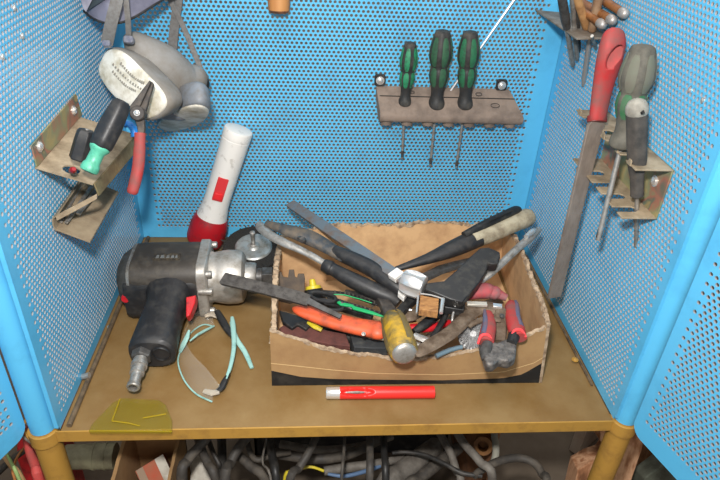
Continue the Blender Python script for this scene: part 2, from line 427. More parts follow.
P0 = e+(-sx if sx.x>0 else sx)*.010; P1 = at(133,388,z=.020); dz = (P1-P0).normalized(); ll = (P1-P0).length
mb = MB(frame(P0-dz*.003, dz, (0,0,1))); mb.lathe([(0,.0115),(.010,.0115),(.0115,.0095)], 6); mb.build('inlet_nut', DSTEEL, wr, bev=.0004)
mb = MB(frame(P0, dz, (0,0,1))); mb.lathe([(.008,.0078),(.014,.0078),(.0145,.0090),(.019,.0090),(.0195,.0072),(.024,.0066),(.0245,.0078),(.029,.0078),(.0295,.0060),(ll-.006,.0058),(ll-.005,.0070),(ll-.001,.0070),(ll,.0062),(ll,.0045),(ll-.006,.004)], 20); mb.build('air_plug', STEEL, wr)
# trigger and reverse button
mb = MB(); mb.trace([(186,297),(196,295),(195,303),(190,315),(186,317)], at(190,306,z=.045), (0,-.5,.87), .016); mb.build('trigger', RED, wr, bev=.001)
mb = MB(frame(at(126,298,z=.036), (-.1,-1,.1), (0,0,1))); mb.lathe([(-.012,.0058),(.002,.0056),(.0035,.0045)], 16); mb.build('reverse_button', RED, wr)
mb = MB(frame(at(124,286,z=.036), (-.1,-1,.1), (0,0,1))); mb.lathe([(-.012,.0066),(.0,.0064),(.0015,.005)], 16); mb.build('regulator', BLACKP, wr)
# worn maker's plate on the housing with unreadable characters
top = ZB+.0392
pc = at(167,257,z=top)
Mp = frame(V((pc.x,pc.y,top+.0002)), (0,0,1), (1,.03,0))
mb = MB(Mp); mb.prism(rrect(.032,.0130,.001), -.001, .0006); pl = mb.build('name_plate', LABELM, wr)
mb = MB(Mp)
for i, (cx, w_) in enumerate(((-.011,.004),(-.005,.005),(.0015,.004),(.007,.004),(.0115,.003))):
    mb.prism([(cx-w_/2,-.0035),(cx+w_/2,-.003),(cx+w_/2-.001,.0035),(cx-w_/2+.0006,.003)], .0006, .0008)
mb.build('plate_marks', STEEL, pl)

# ------------------------------------------------------------------ wire wheel behind the wrench
wc = V((at(253,256,z=.030).x, .287, 0))
ww = thing('wire_brush', 'round dark wire wheel brush with a steel hub behind the impact wrench', 'wire brush', wc)
nW = V((.0,-.22,.97)).normalized()
Mw = frame(wc+V((0,.002,.030)), nW, (1,0,0))
mb = MB(Mw)
for i in range(260):
    a = random.uniform(0, 2*PI); r1 = random.uniform(.042,.049); zz = random.uniform(-.008,.006); a2 = a+random.uniform(-.05,.05)
    p = V((.022*math.cos(a), .022*math.sin(a), zz*.4)); q = V((r1*math.cos(a2), r1*math.sin(a2), zz))
    mb.tube([p, (p+q)/2+V((0,0,random.uniform(-.001,.001))), q], .0007, 4)
mb.lathe([(-.008,.018),(-.007,.042),(.0,.044),(.005,.042),(.006,.018)], 40)
mb.build('bristles', DBRISTLE, ww)
mb = MB(Mw); mb.lathe([(.003,.0255),(.0062,.0258),(.0078,.024),(.0082,.015),(.0072,.009),(.0095,.006),(.0095,.001)], 36); mb.build('hub_disc', mat('dull_zinc', (176,178,176), .38, .7, (130,124,112), .4, 70), ww)
mb = MB(Mw); mb.lathe([(.006,.0052),(.011,.0052),(.012,.003),(.030,.003),(.031,.0038),(.034,.0038),(.035,.002)], 14); mb.build('arbor', STEEL, ww)

# ------------------------------------------------------------------ safety glasses (standing upside down on the brow)
gl = thing('safety_glasses', 'clear safety glasses with aqua and black temples on the shelf', 'glasses', at(205,360,z=0))
br = cr([(214,327),(203,325),(190,334),(182,348),(178,362),(184,380),(196,394),(212,402)], 5)
tp = cr([(216,309),(203,309),(191,318),(184,334),(186,345),(193,356),(205,368),(219,386)], 5)
def zb(i, n): return .0015
bots = [at(x, y, z=.0015) for x, y in br]
# upper edge: rises to 30 mm over the brow, following the photographed rim
tops = [at(x, y, z=zt) for (x, y), zt in zip(tp, [.012+.022*math.sin(PI*i/(len(tp)-1)) for i in range(len(tp))])]
mb = MB(); n = len(bots); vs = []; fs = []; K = 8
for j in range(K+1):
    t = j/K
    for b_, t_ in zip(bots, tops):
        p = b_.lerp(t_, t); out = V((-1,.1,0)); p += out*(.0035*math.sin(PI*t)); vs.append(p)
off = len(vs)
for p in list(vs): vs.append(p+V((.0013,0,-.0002)))
for j in range(K):
    for i in range(n-1):
        a = j*n+i; fs.append((a, a+1, a+n+1, a+n)); fs.append((off+a, off+a+n, off+a+n+1, off+a+1))
rim = [i for i in range(n)]+[j*n+n-1 for j in range(1,K+1)]+[K*n+i for i in range(n-2,-1,-1)]+[j*n for j in range(K-1,0,-1)]
for a, b_ in zip(rim, rim[1:]+rim[:1]): fs.append((a, b_, off+b_, off+a))
mb.add(vs, fs); mb.build('lens', LENS, gl)
mb = MB(); mb.tube([p+V((0,0,.0004)) for p in bots], [.0009]*len(bots), 8); mb.build('brow_bar', AQUA, gl)
q = [at(x,y,z=z) for x,y,z in ((180,352,.003),(183,345,.010),(187,337,.016),(189,330,.020))]
mb = MB(); mb.tube(q, [.0022,.0034,.003,.0012], 8, flat=.5); mb.build('nose_bridge', AQUA, gl)
mb = MB(); q = pz([(214,326,.004),(206,330,.008),(197,335,.012),(190,341,.012)]); mb.tube(q, [.0012,.0018,.0016,.001], 8); mb.build('brow_trim', AQUA, gl)
# clear vented hinge blocks
for q in ([(205,316,.012),(212,314,.014),(218,317,.012)], [(204,391,.006),(212,393,.007),(219,392,.006)]):
    mb = MB(); mb.tube(pz(q), [.003,.004,.003], 8, flat=.6); mb.build('hinge', mat('clear_plastic', (226,214,196), .3, trans=.6), gl)
def temple(a, b_):
    P, R_ = pathz(a, 4); mb = MB(); mb.tube(P, R_, 8, flat=.6); t = mb.build('temple', BLACKP, gl)
    t['label'] = 'black and aqua temple'
    P, R_ = pathz(b_, 4); mb = MB(); mb.tube(P, R_, 8, flat=.55); mb.build('temple_tip', AQUA, t)
temple([(217,311,.018,3.0),(222,320,.016,4),(228,330,.014,3.5),(234,337,.012,2.5)], [(231,322,.014,1.5),(236,338,.012,2.6),(245,352,.006,2.6),(252,368,.0025,2)])
temple([(216,391,.006,2.2),(221,388,.008,3.4),(225,380,.011,3),(229,373,.012,1.6)], [(226,379,.012,1.6),(231,364,.013,2.0),(234,345,.015,2.3),(233,325,.017,2.6),(232,317,.018,1.6)])

# ------------------------------------------------------------------ yellow lens piece
yl = thing('spare_lens', 'transparent yellow plastic lens lying near the front edge of the shelf', 'lens', at(130,420,z=0))
mb = MB(); mb.trace([(88,431),(91,424),(112,402),(121,397),(159,399),(166,404),(172,419),(172,431)], at(130,420,z=.007), (0,0,1), .0058); mb.build('lens_body', YLENS, yl, bev=.002, seg=3)
for q in ([(120,399,.0072),(112,421,.0072)], [(112,421,.0072),(128,423,.0072),(140,426,.0072)], [(89,431,.0030),(172,431.5,.0030)], [(143,418,.0072),(166,414,.0072)]):
    mb = MB(); mb.tube([at(*p[:2], z=p[2]) for p in q], .0006, 6); mb.build('raised_edge', YLINE, yl)

# ------------------------------------------------------------------ red marker tube with a chrome cap
P0 = at(326,393,z=.0072); P1 = at(434,392,z=.0072)
rt = thing('hollow_punch', 'bright red tube with a chrome end and oval window in front of the box', 'tool', (P0+P1)/2-V((0,0,.0072)))
dx = (P1-P0); LL = dx.length; M = frame(P0, dx, (0,0,1))
mb = MB(M)
# body with an oval recess facing up and forward
nA, nZ = 48, 80; rings = []
z0, z1 = .0150, LL; ca = math.radians(38); zc = .034; za = .0185; aa = .75
v0 = M.to_3x3() @ V((0,1,0)); sgn = 1 if v0.y < 0 else -1
for i in range(nZ+1):
    z = z0+(z1-z0)*i/nZ; ring = []
    for j in range(nA):
        a = 2*PI*j/nA; r = .0070
        da = (a-sgn*ca+PI) % (2*PI)-PI
        e2 = (da/aa)**2+((z-zc)/za)**2
        if e2 < 1: r = .0070-.0046*min(1, (1-e2)*4)
        ring.append((r*math.cos(a), r*math.sin(a), z))
    rings.append(ring)
mb.loft(rings); mb.build('barrel', REDB, rt, sharp=60)
mb = MB(M); mb.lathe([(0,.0045),(0,.0060),(.001,.0066),(.0148,.0068),(.0152,.0068)], 28); mb.build('end_cap', CHROME, rt)
mb = MB(M); c = V((.0046*math.cos(sgn*ca), .0046*math.sin(sgn*ca), zc)); mb.tube([c+V((0,0,-.013)), c, c+V((0,0,.008))], [.0008,.0016,.0008], 8); mb.build('inner_pin', STEEL, rt)
# ------------------------------------------------------------------ cardboard box
bx = thing('cardboard_box', 'torn open cardboard box heaped with hand tools on the shelf', 'box', (.075,.16,0))
def wall(name, p0, p1, lean, topx, t, inward, bands=None, bulge=0, taper=0, n=48, torn=.0016):
    """p0,p1 bottom corners; top edge photographed; plane leans outwards by `lean` per metre of height"""
    p0 = V(p0); p1 = V(p1); p0.z = p1.z = .0005; d = (p1-p0); inward = V(inward).normalized()
    upv = V((0,0,1))-inward*lean; nn = d.cross(upv).normalized()
    tops = cr([tuple(onp(x, y, p0, nn)) for x, y in topx], 6)
    tops = [V(q) for q in tops]
    def topat(f):
        # height at fraction f along the wall
        fr = [(q-p0).dot(d)/d.length_squared for q in tops]
        for i in range(len(tops)-1):
            if fr[i] <= f <= fr[i+1]: k = (f-fr[i])/(fr[i+1]-fr[i]+1e-9); return tops[i].z*(1-k)+tops[i+1].z*k
        return tops[0].z if f < fr[0] else tops[-1].z
    mb = MB(); rows = []; nb = (len(bands(0)) if bands else 0)
    for i in range(n+1):
        f = i/n; zt = topat(f)+random.uniform(-torn, torn)*.6
        zs = [0]+([min(b, zt*.97) for b in bands(f)] if bands else [])
        last = zs[-1]; zs += [last+(zt-last)*k/4 for k in (1,2,3,4)]
        col = []
        for z in zs:
            p = p0+d*f+upv*z-V((taper*f*z/.075,0,0)) - inward*(bulge*math.sin(PI*min(1,f))*(z/.055)**1.0)*math.sin(PI*min(1,max(0,f)))
            col.append(p)
        rows.append(col)
    k = len(rows[0]); vs = []; fs = []; mi = []
    for col in rows: vs += col
    off = len(vs)
    for i, col in enumerate(rows):
        for j, p in enumerate(col): vs.append(p+inward*(t+(random.uniform(-.0006,.0012) if j == k-1 else 0)))
    groups = {}
    for i in range(n):
        for j in range(k-1):
            a = i*k+j; q = (a, a+k, a+k+1, a+1)
            ms = 0
            if bands:
                ms = {0:2, 2:3}.get(j, 0)
            groups.setdefault(ms, []).append(q)
            groups.setdefault(4, []).append((off+a, off+a+1, off+a+k+1, off+a+k))
        a = i*k+k-1; groups.setdefault(1, []).append((a, a+k, off+a+k, off+a))
        a = i*k; groups.setdefault(0, []).append((a, off+a, off+a+k, a+k))
    groups.setdefault(1, []).append(tuple(range(0, k))+tuple(off+j for j in range(k-1, -1, -1)))
    e = n*k; groups.setdefault(1, []).append(tuple(e+j for j in range(k-1,-1,-1))+tuple(off+e+j for j in range(k)))
    b = len(mb.v); mb.v += vs
    for ms, fl_ in groups.items():
        mb.f += [list(q) for q in fl_]; mb.mi += [ms]*len(fl_)
    o = mb.build(name, [CARD, CARDE, NEARBLACK, INKLINE, CARDI], bx, sharp=50)
    # ragged torn paper along the top edge
    tb = MB(); pts = []; m_ = n*2
    for i in range(m_+1):
        f = i/m_; c = rows[min(n, int(f*n))][-1].lerp(rows[min(n, int(f*n)+1)][-1], f*n-int(f*n))
        pts.append(c+inward*(t*.5+random.uniform(-.0006,.0006))+V((0,0,random.uniform(-.0012,.0010))))
    secs = []
    for i in range(m_+1):
        w = t*.6+random.uniform(0, torn)*.45; hh = .0008+(random.uniform(0, torn*1.1) if noise.noise(V((i*.17,p0.x*9,0))) > 0 else 0)
        secs.append([(-w, -hh*1.3), (w, -hh), (w*.8, hh*.6), (-w*.7, hh*.8)])
    tb.sweep(pts, secs, V((0,0,1))); tb.build('torn_edge', CARDE, o, sharp=20)
    return o
CARDI = mat('cardboard_inside', (206,168,124), .9, 0, (176,138,100), .4, 26, .15, 300, detail=7)
pf = V((-.0811,.0577,.0005)); 
def fb(f):
    px = 272+269*f
    def zy(lst):
        for (a, b), (c, d_) in zip(lst, lst[1:]):
            if a <= px <= c: return b+(d_-b)*(px-a)/(c-a)
        return lst[-1][1]
    yb = zy([(272,371),(300,377),(330,379),(440,380),(500,378),(520,374),(541,361)]); yl_ = zy([(272,364),(330,370),(370,373),(440,374.5),(500,372),(530,363),(541,356)])
    zb_ = at(px, yb, y=.0577).z; zl = at(px, yl_, y=.0577).z
    return [zb_, max(zl, zb_+.001), max(zl, zb_+.001)+.0009]
wall('front_wall', pf, (.2285,.0567,0), 0.0, [(270,331),(290,337),(310,343),(330,349),(345,352),(375,355),(400,358),(430,357),(465,352),(485,349),(510,344),(530,337),(550,329)], .0030, (0,1,0), fb, .0035, taper=.0075)
wall('left_wall', (-.0811,.0592,0), (-.083,.247,0), 0.0, [(271,336),(272,318),(272,300),(273,285),(274,270),(276,255),(279,238)], .0046, (1,0,0), torn=.0030)
wall('back_wall', (-.083,.247,0), (.240,.283,0), 0.1, [(276,238),(300,232),(330,225),(360,224),(375,223),(395,225),(430,221),(470,224),(500,222),(520,226)], .0030, (0,-1,0), torn=.0026)
wall('right_wall', (.2285,.0567,0), (.242,.283,0), -.10, [(552,332),(549,320),(543,300),(534,280),(525,255),(518,240),(512,232)], .0034, (-1,0,0), torn=.0024)
mb = MB(); mb.loft([[(-.080,.058,.0006),(.227,.058,.0006),(.232,.282,.0006),(-.082,.246,.0006)], [(-.080,.058,.003),(.227,.058,.003),(.232,.282,.003),(-.082,.246,.003)]]); mb.build('box_bottom', CARDI, bx)

def tube_thing(name, label, cat, lst, ma, n=12, flat=1, k=6, up=V((0,0,1)), group=None):
    P, R_ = pathz(lst, k); mb = MB(); mb.tube(P, R_, n, up=up, flat=flat)
    return tag(mb.build(name, ma), label, cat, group)
def ptube(parent, name, lst, ma, n=14, flat=1, k=6, up=V((0,0,1)), bev=0):
    P, R_ = pathz(lst, k); mb = MB(); mb.tube(P, R_, n, up=up, flat=flat); return mb.build(name, ma, parent, bev=bev)
def pbar(parent, name, lst, thick, ma, up=V((0,0,1)), bev=.0004, k=1):
    """flat bar: (px,py,z,half width px)"""
    P, R_ = pathz(lst, k); mb = MB(); mb.ribbon(P, [r*2 for r in R_], thick, up)
    if parent is None: return mb.build(name, ma, bev=bev)
    return mb.build(name, ma, parent, bev=bev)
def ptrace(parent, name, px, z, t, ma, bev=.0006, n=(0,0,1), x0=None):
    O = at(*x0, z=z) if x0 else at(*px[0], z=z)
    mb = MB(); mb.trace(px, O, n, t)
    return mb.build(name, ma, parent, bev=bev) if parent else mb.build(name, ma, bev=bev)

# sheet metal shears with black grips
sh_ = thing('metal_shears', 'large shears with black rubber grips and worn steel jaws over the box corner', 'shears', at(340,275,z=.06))
ptube(sh_, 'jaw', [(259,223,.100,3.2),(261,227,.100,5.2),(270,235,.099,5),(285,243,.097,4.6),(305,252,.093,3.8),(328,265,.087,3.4)], STEEL, flat=.55, up=V((0,-.5,.8)))
ptube(sh_, 'jaw', [(266,223,.106,3.5),(283,229,.105,6),(305,236,.102,8.5),(322,244,.098,8),(345,258,.092,6)], mat('blued_steel', (60,66,72), .42, .35, (112,100,86), .45, 60), flat=.6, up=V((0,-.4,.9)))
ptube(sh_, 'grip', [(324,265,.086,6.5),(330,268,.085,7.6),(334,270,.084,6.6),(350,279,.080,8),(375,291,.074,8.6),(392,298,.069,8.6),(399,303,.066,6.5)], BLACKR)
ptube(sh_, 'grip', [(334,251,.094,6),(345,256,.093,7.5),(370,268,.089,8.3),(392,283,.084,8.4),(403,292,.080,6)], BLACKR)
ptube(sh_, 'pivot_bolt', [(301,240,.109,4.5),(302,238,.112,4.5),(302,237,.113,3)], DSTEEL, k=1)

# steel bar with chrome nut and black pistol grip
sw_ = thing('pistol_grip_saw', 'long grey steel blade with chrome nut and black pistol grip lying across the box', 'saw', at(430,290,z=.07))
P0 = at(291,204,y=.318); P1 = at(399,277,z=.097)
BS = mat('blade_steel', (112,120,126), .4, .35, (120,96,78), .35, 50)
mb = MB(); dd = P1-P0; mb.ribbon([P0-dd*.012, P0, P0+dd*.5, P1, P1+dd*.1], [m(7,P0), m(10.5,P0), m(11,P0), m(12,P1), m(12,P1)], .0038, V((0,-.45,.9))); mb.build('blade', BS, sw_, bev=.0005)
ds = dd.normalized(); PK = at(396,275,z=.0985)
mb = MB(frame(PK, ds, (0,-.45,.9))); mb.prism(rrect(.0075,.0145,.001), -.0055, .0065); mb.build('blade_collar', WHITEP, sw_, bev=.0005)
PN = at(413,284,z=.0985)
dn = (at(432,290,z=.096)-at(398,277,z=.0985)).normalized()
mb = MB(frame(PN, dn, (0,0,1)))
fl6 = lambda a, z: 1-.20*max(0, math.cos(4*a))**.5 if abs(z) < .0085 and math.cos(4*a) > 0 else 1
mb.lathe([(-.0130,.006),(-.0130,.0118),(-.0115,.0132),(-.006,.0150),(0,.0156),(.007,.0150),(.0125,.0134),(.0135,.011),(.0135,.006)], 48, fl6); mb.build('clamp_nut', mat('satin_chrome', (206,205,204), .3, .6), sw_)
ptrace(sw_, 'wedge', [(399,287),(403,285),(408,292),(404,298),(398,293)], .085, .006, WHITEP)
ptrace(sw_, 'grip_body', [(426,283),(434,282),(444,280.6),(456,270.5),(470,256.5),(480,248),(488.6,247),(500,252),(500.5,257),(498,263.5),(492,264),(488,262.5),(487,270),(480,282),(466,298),(463,302),(450,299),(438,294),(425,289)], .101, .014, BLACKP, bev=.0014, n=(0,-.25,.97), x0=(450,290))
ptrace(sw_, 'grip_nose', [(428,287),(440,293),(466,300),(464,310),(445,307),(436,301),(425,295)], .084, .010, BLACKP, bev=.001, x0=(450,300))

# cream and black handle
ch = thing('cream_grip_cutter', 'black cutter with a cream cylindrical grip over the right rear box corner', 'cutter', at(470,240,z=.08))
ptube(ch, 'neck', [(396,269,.084,3),(412,264,.088,4.6),(430,258,.092,6.5),(450,250,.097,9.4),(468,242,.102,10.4),(478,238,.104,10.2)], BLACKR, n=20, flat=.8)
ptube(ch, 'grip', [(472,241,.103,8.8),(498,231,.107,8.6),(519,221.5,.110,8.6),(521,220.5,.110,9.4),(527,217.5,.111,9.4),(529,216.5,.111,8.2)], CREAM, n=20, k=1)
ptube(ch, 'lock_bar', [(464,235,.112,4),(484,225,.117,5.2),(503,216,.120,5.2),(516,210,.122,5),(520,211,.120,3.5)], BLACKP, flat=.8)
pbar(ch, 'slot', [(489,221,.125,1.0),(513,210.5,.128,1.0)], .0008, NEARBLACK)

# slim bright lever
lv = thing('lever_handle', 'slim worn steel plier handle pointing up at the right box wall', 'pliers', at(500,265,z=.07))
P, R_ = pathz([(539,229,.110,3.2),(530,238,.108,4.6),(518,248,.104,4.2),(502,263,.097,4.2),(490,273,.092,5),(480,281,.086,4.4),(465,297,.076,2.6)], 5)
mb = MB(); mb.tube(P, R_, 10, flat=.7); mb.build('handle', STEEL, lv)
ptube(lv, 'catch', [(526,237,.113,2.4),(532,232,.114,3),(535,230,.113,1.8)], CHROME)

# flat file over the left box wall
ff = thing('flat_file', 'dark flat file with a narrow tang resting across the left box wall', 'file', at(270,290,z=.08))
FT = V((0,-.45,.9))
pbar(ff, 'blade', [(222.5,278.5,.096,5.5),(224,279,.096,6.6),(266,289,.092,6.2),(300,298,.086,6.6),(309,301,.084,6.2)], .0042, mat('file_steel', (84,80,76), .5, .5, (58,54,52), .4, 120, .6, 1400), FT)
pbar(ff, 'tang', [(307,300.5,.0845,3.6),(313,303.5,.084,3.2),(320,307,.083,2.8),(341,317,.080,2.4)], .0034, DSTEEL, FT)

# orange handle
oh = thing('orange_handled_knife', 'tool with a smooth orange plastic handle inside the box', 'knife', at(340,320,z=.03))
ptube(oh, 'handle', [(293,308,.064,2),(299,310,.064,6.5),(315,315,.062,9.4),(335,321,.061,10.4),(355,326,.061,10.6),(372,329,.062,11.2),(378,330,.063,12),(381,330,.063,11)], ORANGE, n=20, flat=.62, k=5)
for q in [(330,311,.073),(363.5,334,.070)]: bolt(oh, at(*q[:2], z=q[2]), (0,-.5,.86), .0017, 'rivet', STEEL)
ptube(oh, 'shank', [(380,334,.060,5),(392,338,.058,5)], WHITEP, k=1)

# maroon and charcoal blocks
tag(ptrace(None, 'sanding_block', [(279,328),(285,324),(300,325),(346,334),(350,346),(330,344),(305,339),(283,334)], .046, .020, MAROON, .0008, x0=(320,340)), 'dull maroon block at the front left corner inside the box', 'block')
tag(ptrace(None, 'rubber_block', [(350,334),(385,341),(388,348),(372,348),(354,347)], .043, .020, mat('charcoal_rubber', (52,54,56), .75, 0, (84,84,80), .3, 80), .0008, x0=(370,350)), 'flat charcoal rubber block beside the maroon block', 'block')

# worn yellow chisel handle with a steel striking cap over the front wall
yc = thing('striking_chisel', 'chisel with a worn yellow handle and round steel striking cap over the front wall', 'chisel', at(400,345,z=.06))
A_ = at(404.5,354,z=.0715); B_ = at(392,316,z=.066); az = (A_-B_); lz = az.length
q_ = lambda px: m(px, A_)
mb = MB(frame(B_, az, (1,0,0))); hexs = lambda a, z: 1+.03*math.cos(6*a)
mb.lathe([(0,q_(7)),(.003,q_(10.5)),(.014,q_(13.5)),(.030,q_(15.2)),(lz-.010,q_(15.4)),(lz-.003,q_(14.6)),(lz-.0015,q_(13.4))], 36, hexs); mb.build('handle', YWORN, yc)
for k_, a_ in enumerate((1.1, 3.0, 4.6)):
    mb = MB(frame(B_, az, (1,0,0)));
    mb.loft([[(q_(r_)*math.cos(a_+da), q_(r_)*math.sin(a_+da), z_) for da in (-.28,-.1,.1,.28)] + [(q_(r_-1)*math.cos(a_), q_(r_-1)*math.sin(a_), z_)] for z_, r_ in ((.006,13.5),(.018,15.4),(.032,16.3),(lz-.014,16.4),(lz-.008,15.6))]); mb.build('grip_rib', mat('worn_olive_rubber', (92,84,62), .7, 0, (120,100,50), .5, 90), yc)
mb = MB(frame(A_-az.normalized()*.004, az, (1,0,0)))
mb.lathe([(0,q_(12.6)),(.0035,q_(12.6)),(.0055,q_(11.6)),(.0068,q_(9)),(.0072,q_(4)),(.0072,.0003)], 36); mb.build('striking_cap', mat('worn_cap_steel', (196,192,186), .38, .75, (150,142,130), .3, 120), yc)

# dark pliers head between the grips
dp = thing('combination_pliers', 'dark steel pliers head behind the yellow chisel handle', 'pliers', at(392,305,z=.055))
ptrace(dp, 'jaw', [(372,290),(381,294),(390,299),(397,309),(398,318),(389,320),(384,313),(380,302)], .073, .010, mat('dark_tool_steel', (64,60,58), .5, .5, (98,90,82), .4, 80), .0012)
ptrace(dp, 'jaw', [(420,287),(424,292),(409,306),(399,317),(394,311),(402,301),(413,290)], .078, .009, BLACKP, .0012)

# small wooden block in a steel frame
wb = thing('brush_block', 'small brown wooden block held in a thin steel frame', 'block', at(431,303,z=.065))
ptrace(wb, 'block', [(420.5,295),(439,298.5),(438,312),(419,309)], .094, .009, mat('block_wood', (170,122,72), .7, 0, (112,74,44), .45, 120, stretch=(1,5,1)), .0005)
for q in ([(418.5,293,.0955,.9),(417.5,303,.095,1),(416.5,313,.094,.9)], [(418.5,293.5,.0955,.9),(431,295,.0955,.8),(443.5,299,.095,.9)], [(443,299,.095,2.2),(442,306,.094,2),(441,313,.092,2)]):
    ptube(wb, 'frame_wire', q, CHROME, n=8, k=2)

# yellow and black driver cap
yb_ = thing('stubby_screwdriver', 'black stubby screwdriver with a yellow collar standing in the box', 'screwdriver', at(315,300,z=.02))
A_ = at(316,306,z=.030); B_ = at(312,279,z=.056); az = B_-A_; lz = az.length
mb = MB(frame(A_, az, (1,0,0))); mb.lathe([(0,m(9,A_)),(lz*.3,m(10.5,A_)),(lz*.62,m(8.6,A_)),(lz*.64,m(6,A_))], 20, lambda a, z: 1+.05*math.cos(8*a)); mb.build('handle', BLACKP, yb_)
mb = MB(frame(A_, az, (1,0,0))); mb.lathe([(lz*.55,m(7.4,A_)),(lz*.62,m(8.2,A_)),(lz*.74,m(7.6,A_)),(lz*.76,m(3.6,A_)),(lz*.98,m(2.8,A_)),(lz,m(1.8,A_))], 20); mb.build('collar', YELLOW, yb_)

# black ring handles
rg = thing('small_scissors', 'small scissors with black oval finger rings beside the file tang', 'scissors', at(325,302,z=.045))
for cx, cy, a_, b_ in ((323,297,13,4.2),(329,305,14,4.6)):
    pts = [(cx+a_*math.cos(t)+.0, cy+b_*math.sin(t)+a_*.18*math.cos(t), .070 if cy < 300 else .066, 1.9) for t in [2*PI*i/20 for i in range(20)]]
    P = [at(*q[:2], z=q[2]) for q in pts]; r_ = m(1.9, P[0]); rings = []
    for i in range(20):
        t = (P[(i+1) % 20]-P[i-1]).normalized(); s_ = t.cross(V((0,0,1))).normalized(); u_ = s_.cross(t)
        rings.append([P[i]+s_*r_*math.cos(2*PI*j/8)+u_*r_*math.sin(2*PI*j/8) for j in range(8)])
    mb = MB(); mb.loft(rings, closed=True); mb.build('finger_ring', BLACKP, rg)
ptube(rg, 'blade', [(341,303,.068,2.2),(352,309,.064,1.4)], DSTEEL, k=1)

# toothed green and black strap
st = thing('toothed_strap', 'black toothed strap with a bright green stripe inside the box', 'strap', at(362,308,z=.04))
for off in (-5, 4):
    lst = [(322+0,293+off*.3,.066,1.8),(345,299+off,.064,2.2),(365,305+off,.063,2.2),(386,312+off,.062,2)]
    pbar(st, 'toothed_band', lst, .0022, BLACKP, k=4)
    P, R_ = pathz(lst, 5)
    mb = MB()
    for i, p in enumerate(P[3:]): mb.box(p+V((0,0,.0016)), (.0016,.0030,.0016))
    mb.build('teeth', HOSE, st)
pbar(st, 'green_stripe', [(338,302,.0685,1.6),(341,304,.0685,2.3),(352,306,.068,1.8),(354,308,.068,2.3),(372,313,.067,2),(384,317,.066,.8)], .0018, mat('bright_green', (26,158,92), .4), k=1)
pbar(st, 'green_edge', [(330,295,.068,.6),(345,295,.068,.6),(372,303,.067,.5)], .0012, mat('bright_green', (26,158,92), .4), k=2)

# black slotted plastic strip leaning inside the left rear
tag(ptrace(None, 'slotted_strip', [(273,274),(281,272),(283,277),(288,278),(289,270),(294,270),(295,277),(297,278),(298,274),(304,274),(305,279),(304,300),(290,304),(273,300)], .055, .004, mat('dusty_black', (70,62,56), .7, 0, (104,90,76), .5, 60), .0004, (0,-.9,.45), x0=(285,285)), 'dusty black notched plastic strip inside the left rear box corner', 'plastic strip')
pbs = tag(ptrace(None, 'door_bracket', [(279,310),(291,313),(304,318),(311,324),(306,329),(298,324),(292,328),(283,322)], .050, .006, BLACKP, .001), 'small black moulded bracket above the maroon block', 'bracket')
tag(tube_thing('yellow_rod', 'short yellow plastic piece above the maroon block', 'plastic piece', [(309,322,.050,3),(316,327,.050,3.2),(322,330,.049,2.5)], YELLOW, 10, .7, 3), 'short yellow plastic piece above the maroon block', 'plastic piece')

# rusty pipe wrench
pw = thing('pipe_wrench', 'brownish bent steel wrench reaching from the front wall to the red pliers', 'wrench', at(460,325,z=.05))
ptube(pw, 'handle', [(415,354,.070,4.5),(419,352,.071,7),(434,343,.073,8.5),(450,333,.075,8.2),(462,322,.076,8),(470,314,.077,7.6),(480,309,.078,7)], RUSTY, n=8, flat=.45, k=4, bev=.0006)
ptube(pw, 'head', [(466,310,.078,6),(476,307,.079,8.5),(490,308,.079,8.5),(500,312,.078,8),(501,326,.074,6.5),(500,342,.071,6)], RUSTY, n=8, flat=.5, k=4)
ptube(pw, 'jaw', [(500,320,.080,3.4),(487,319,.081,3.6),(476,322,.080,3.2),(469,327,.078,2)], RUSTY, n=8, flat=.6, k=4)
pbar(pw, 'adjuster', [(467,303.5,.085,2.6),(487,304.5,.085,2.8)], .003, mat('bright_strip', (196,190,178), .4, .4))
pbar(pw, 'jaw_screw', [(493,305.5,.084,2.6),(502,306.5,.084,2.8)], .003, CHROME)
bolt(pw, at(502,316,z=.083), (0,-.3,.95), .0022, 'rivet', DSTEEL)

# dusty red grip behind
tube_thing('red_grip_pliers', 'dusty red ribbed plier grip at the right end of the box', 'pliers', [(464,300,.075,3),(470,294,.077,7),(480,291,.079,9),(488,291,.079,9.3),(490,292,.078,7.8),(496,293,.078,8),(498,294,.077,6),(507,298,.075,4)], mat('dusty_red', (170,66,72), .6, 0, (126,92,92), .5, 60), 16, .8, 4)

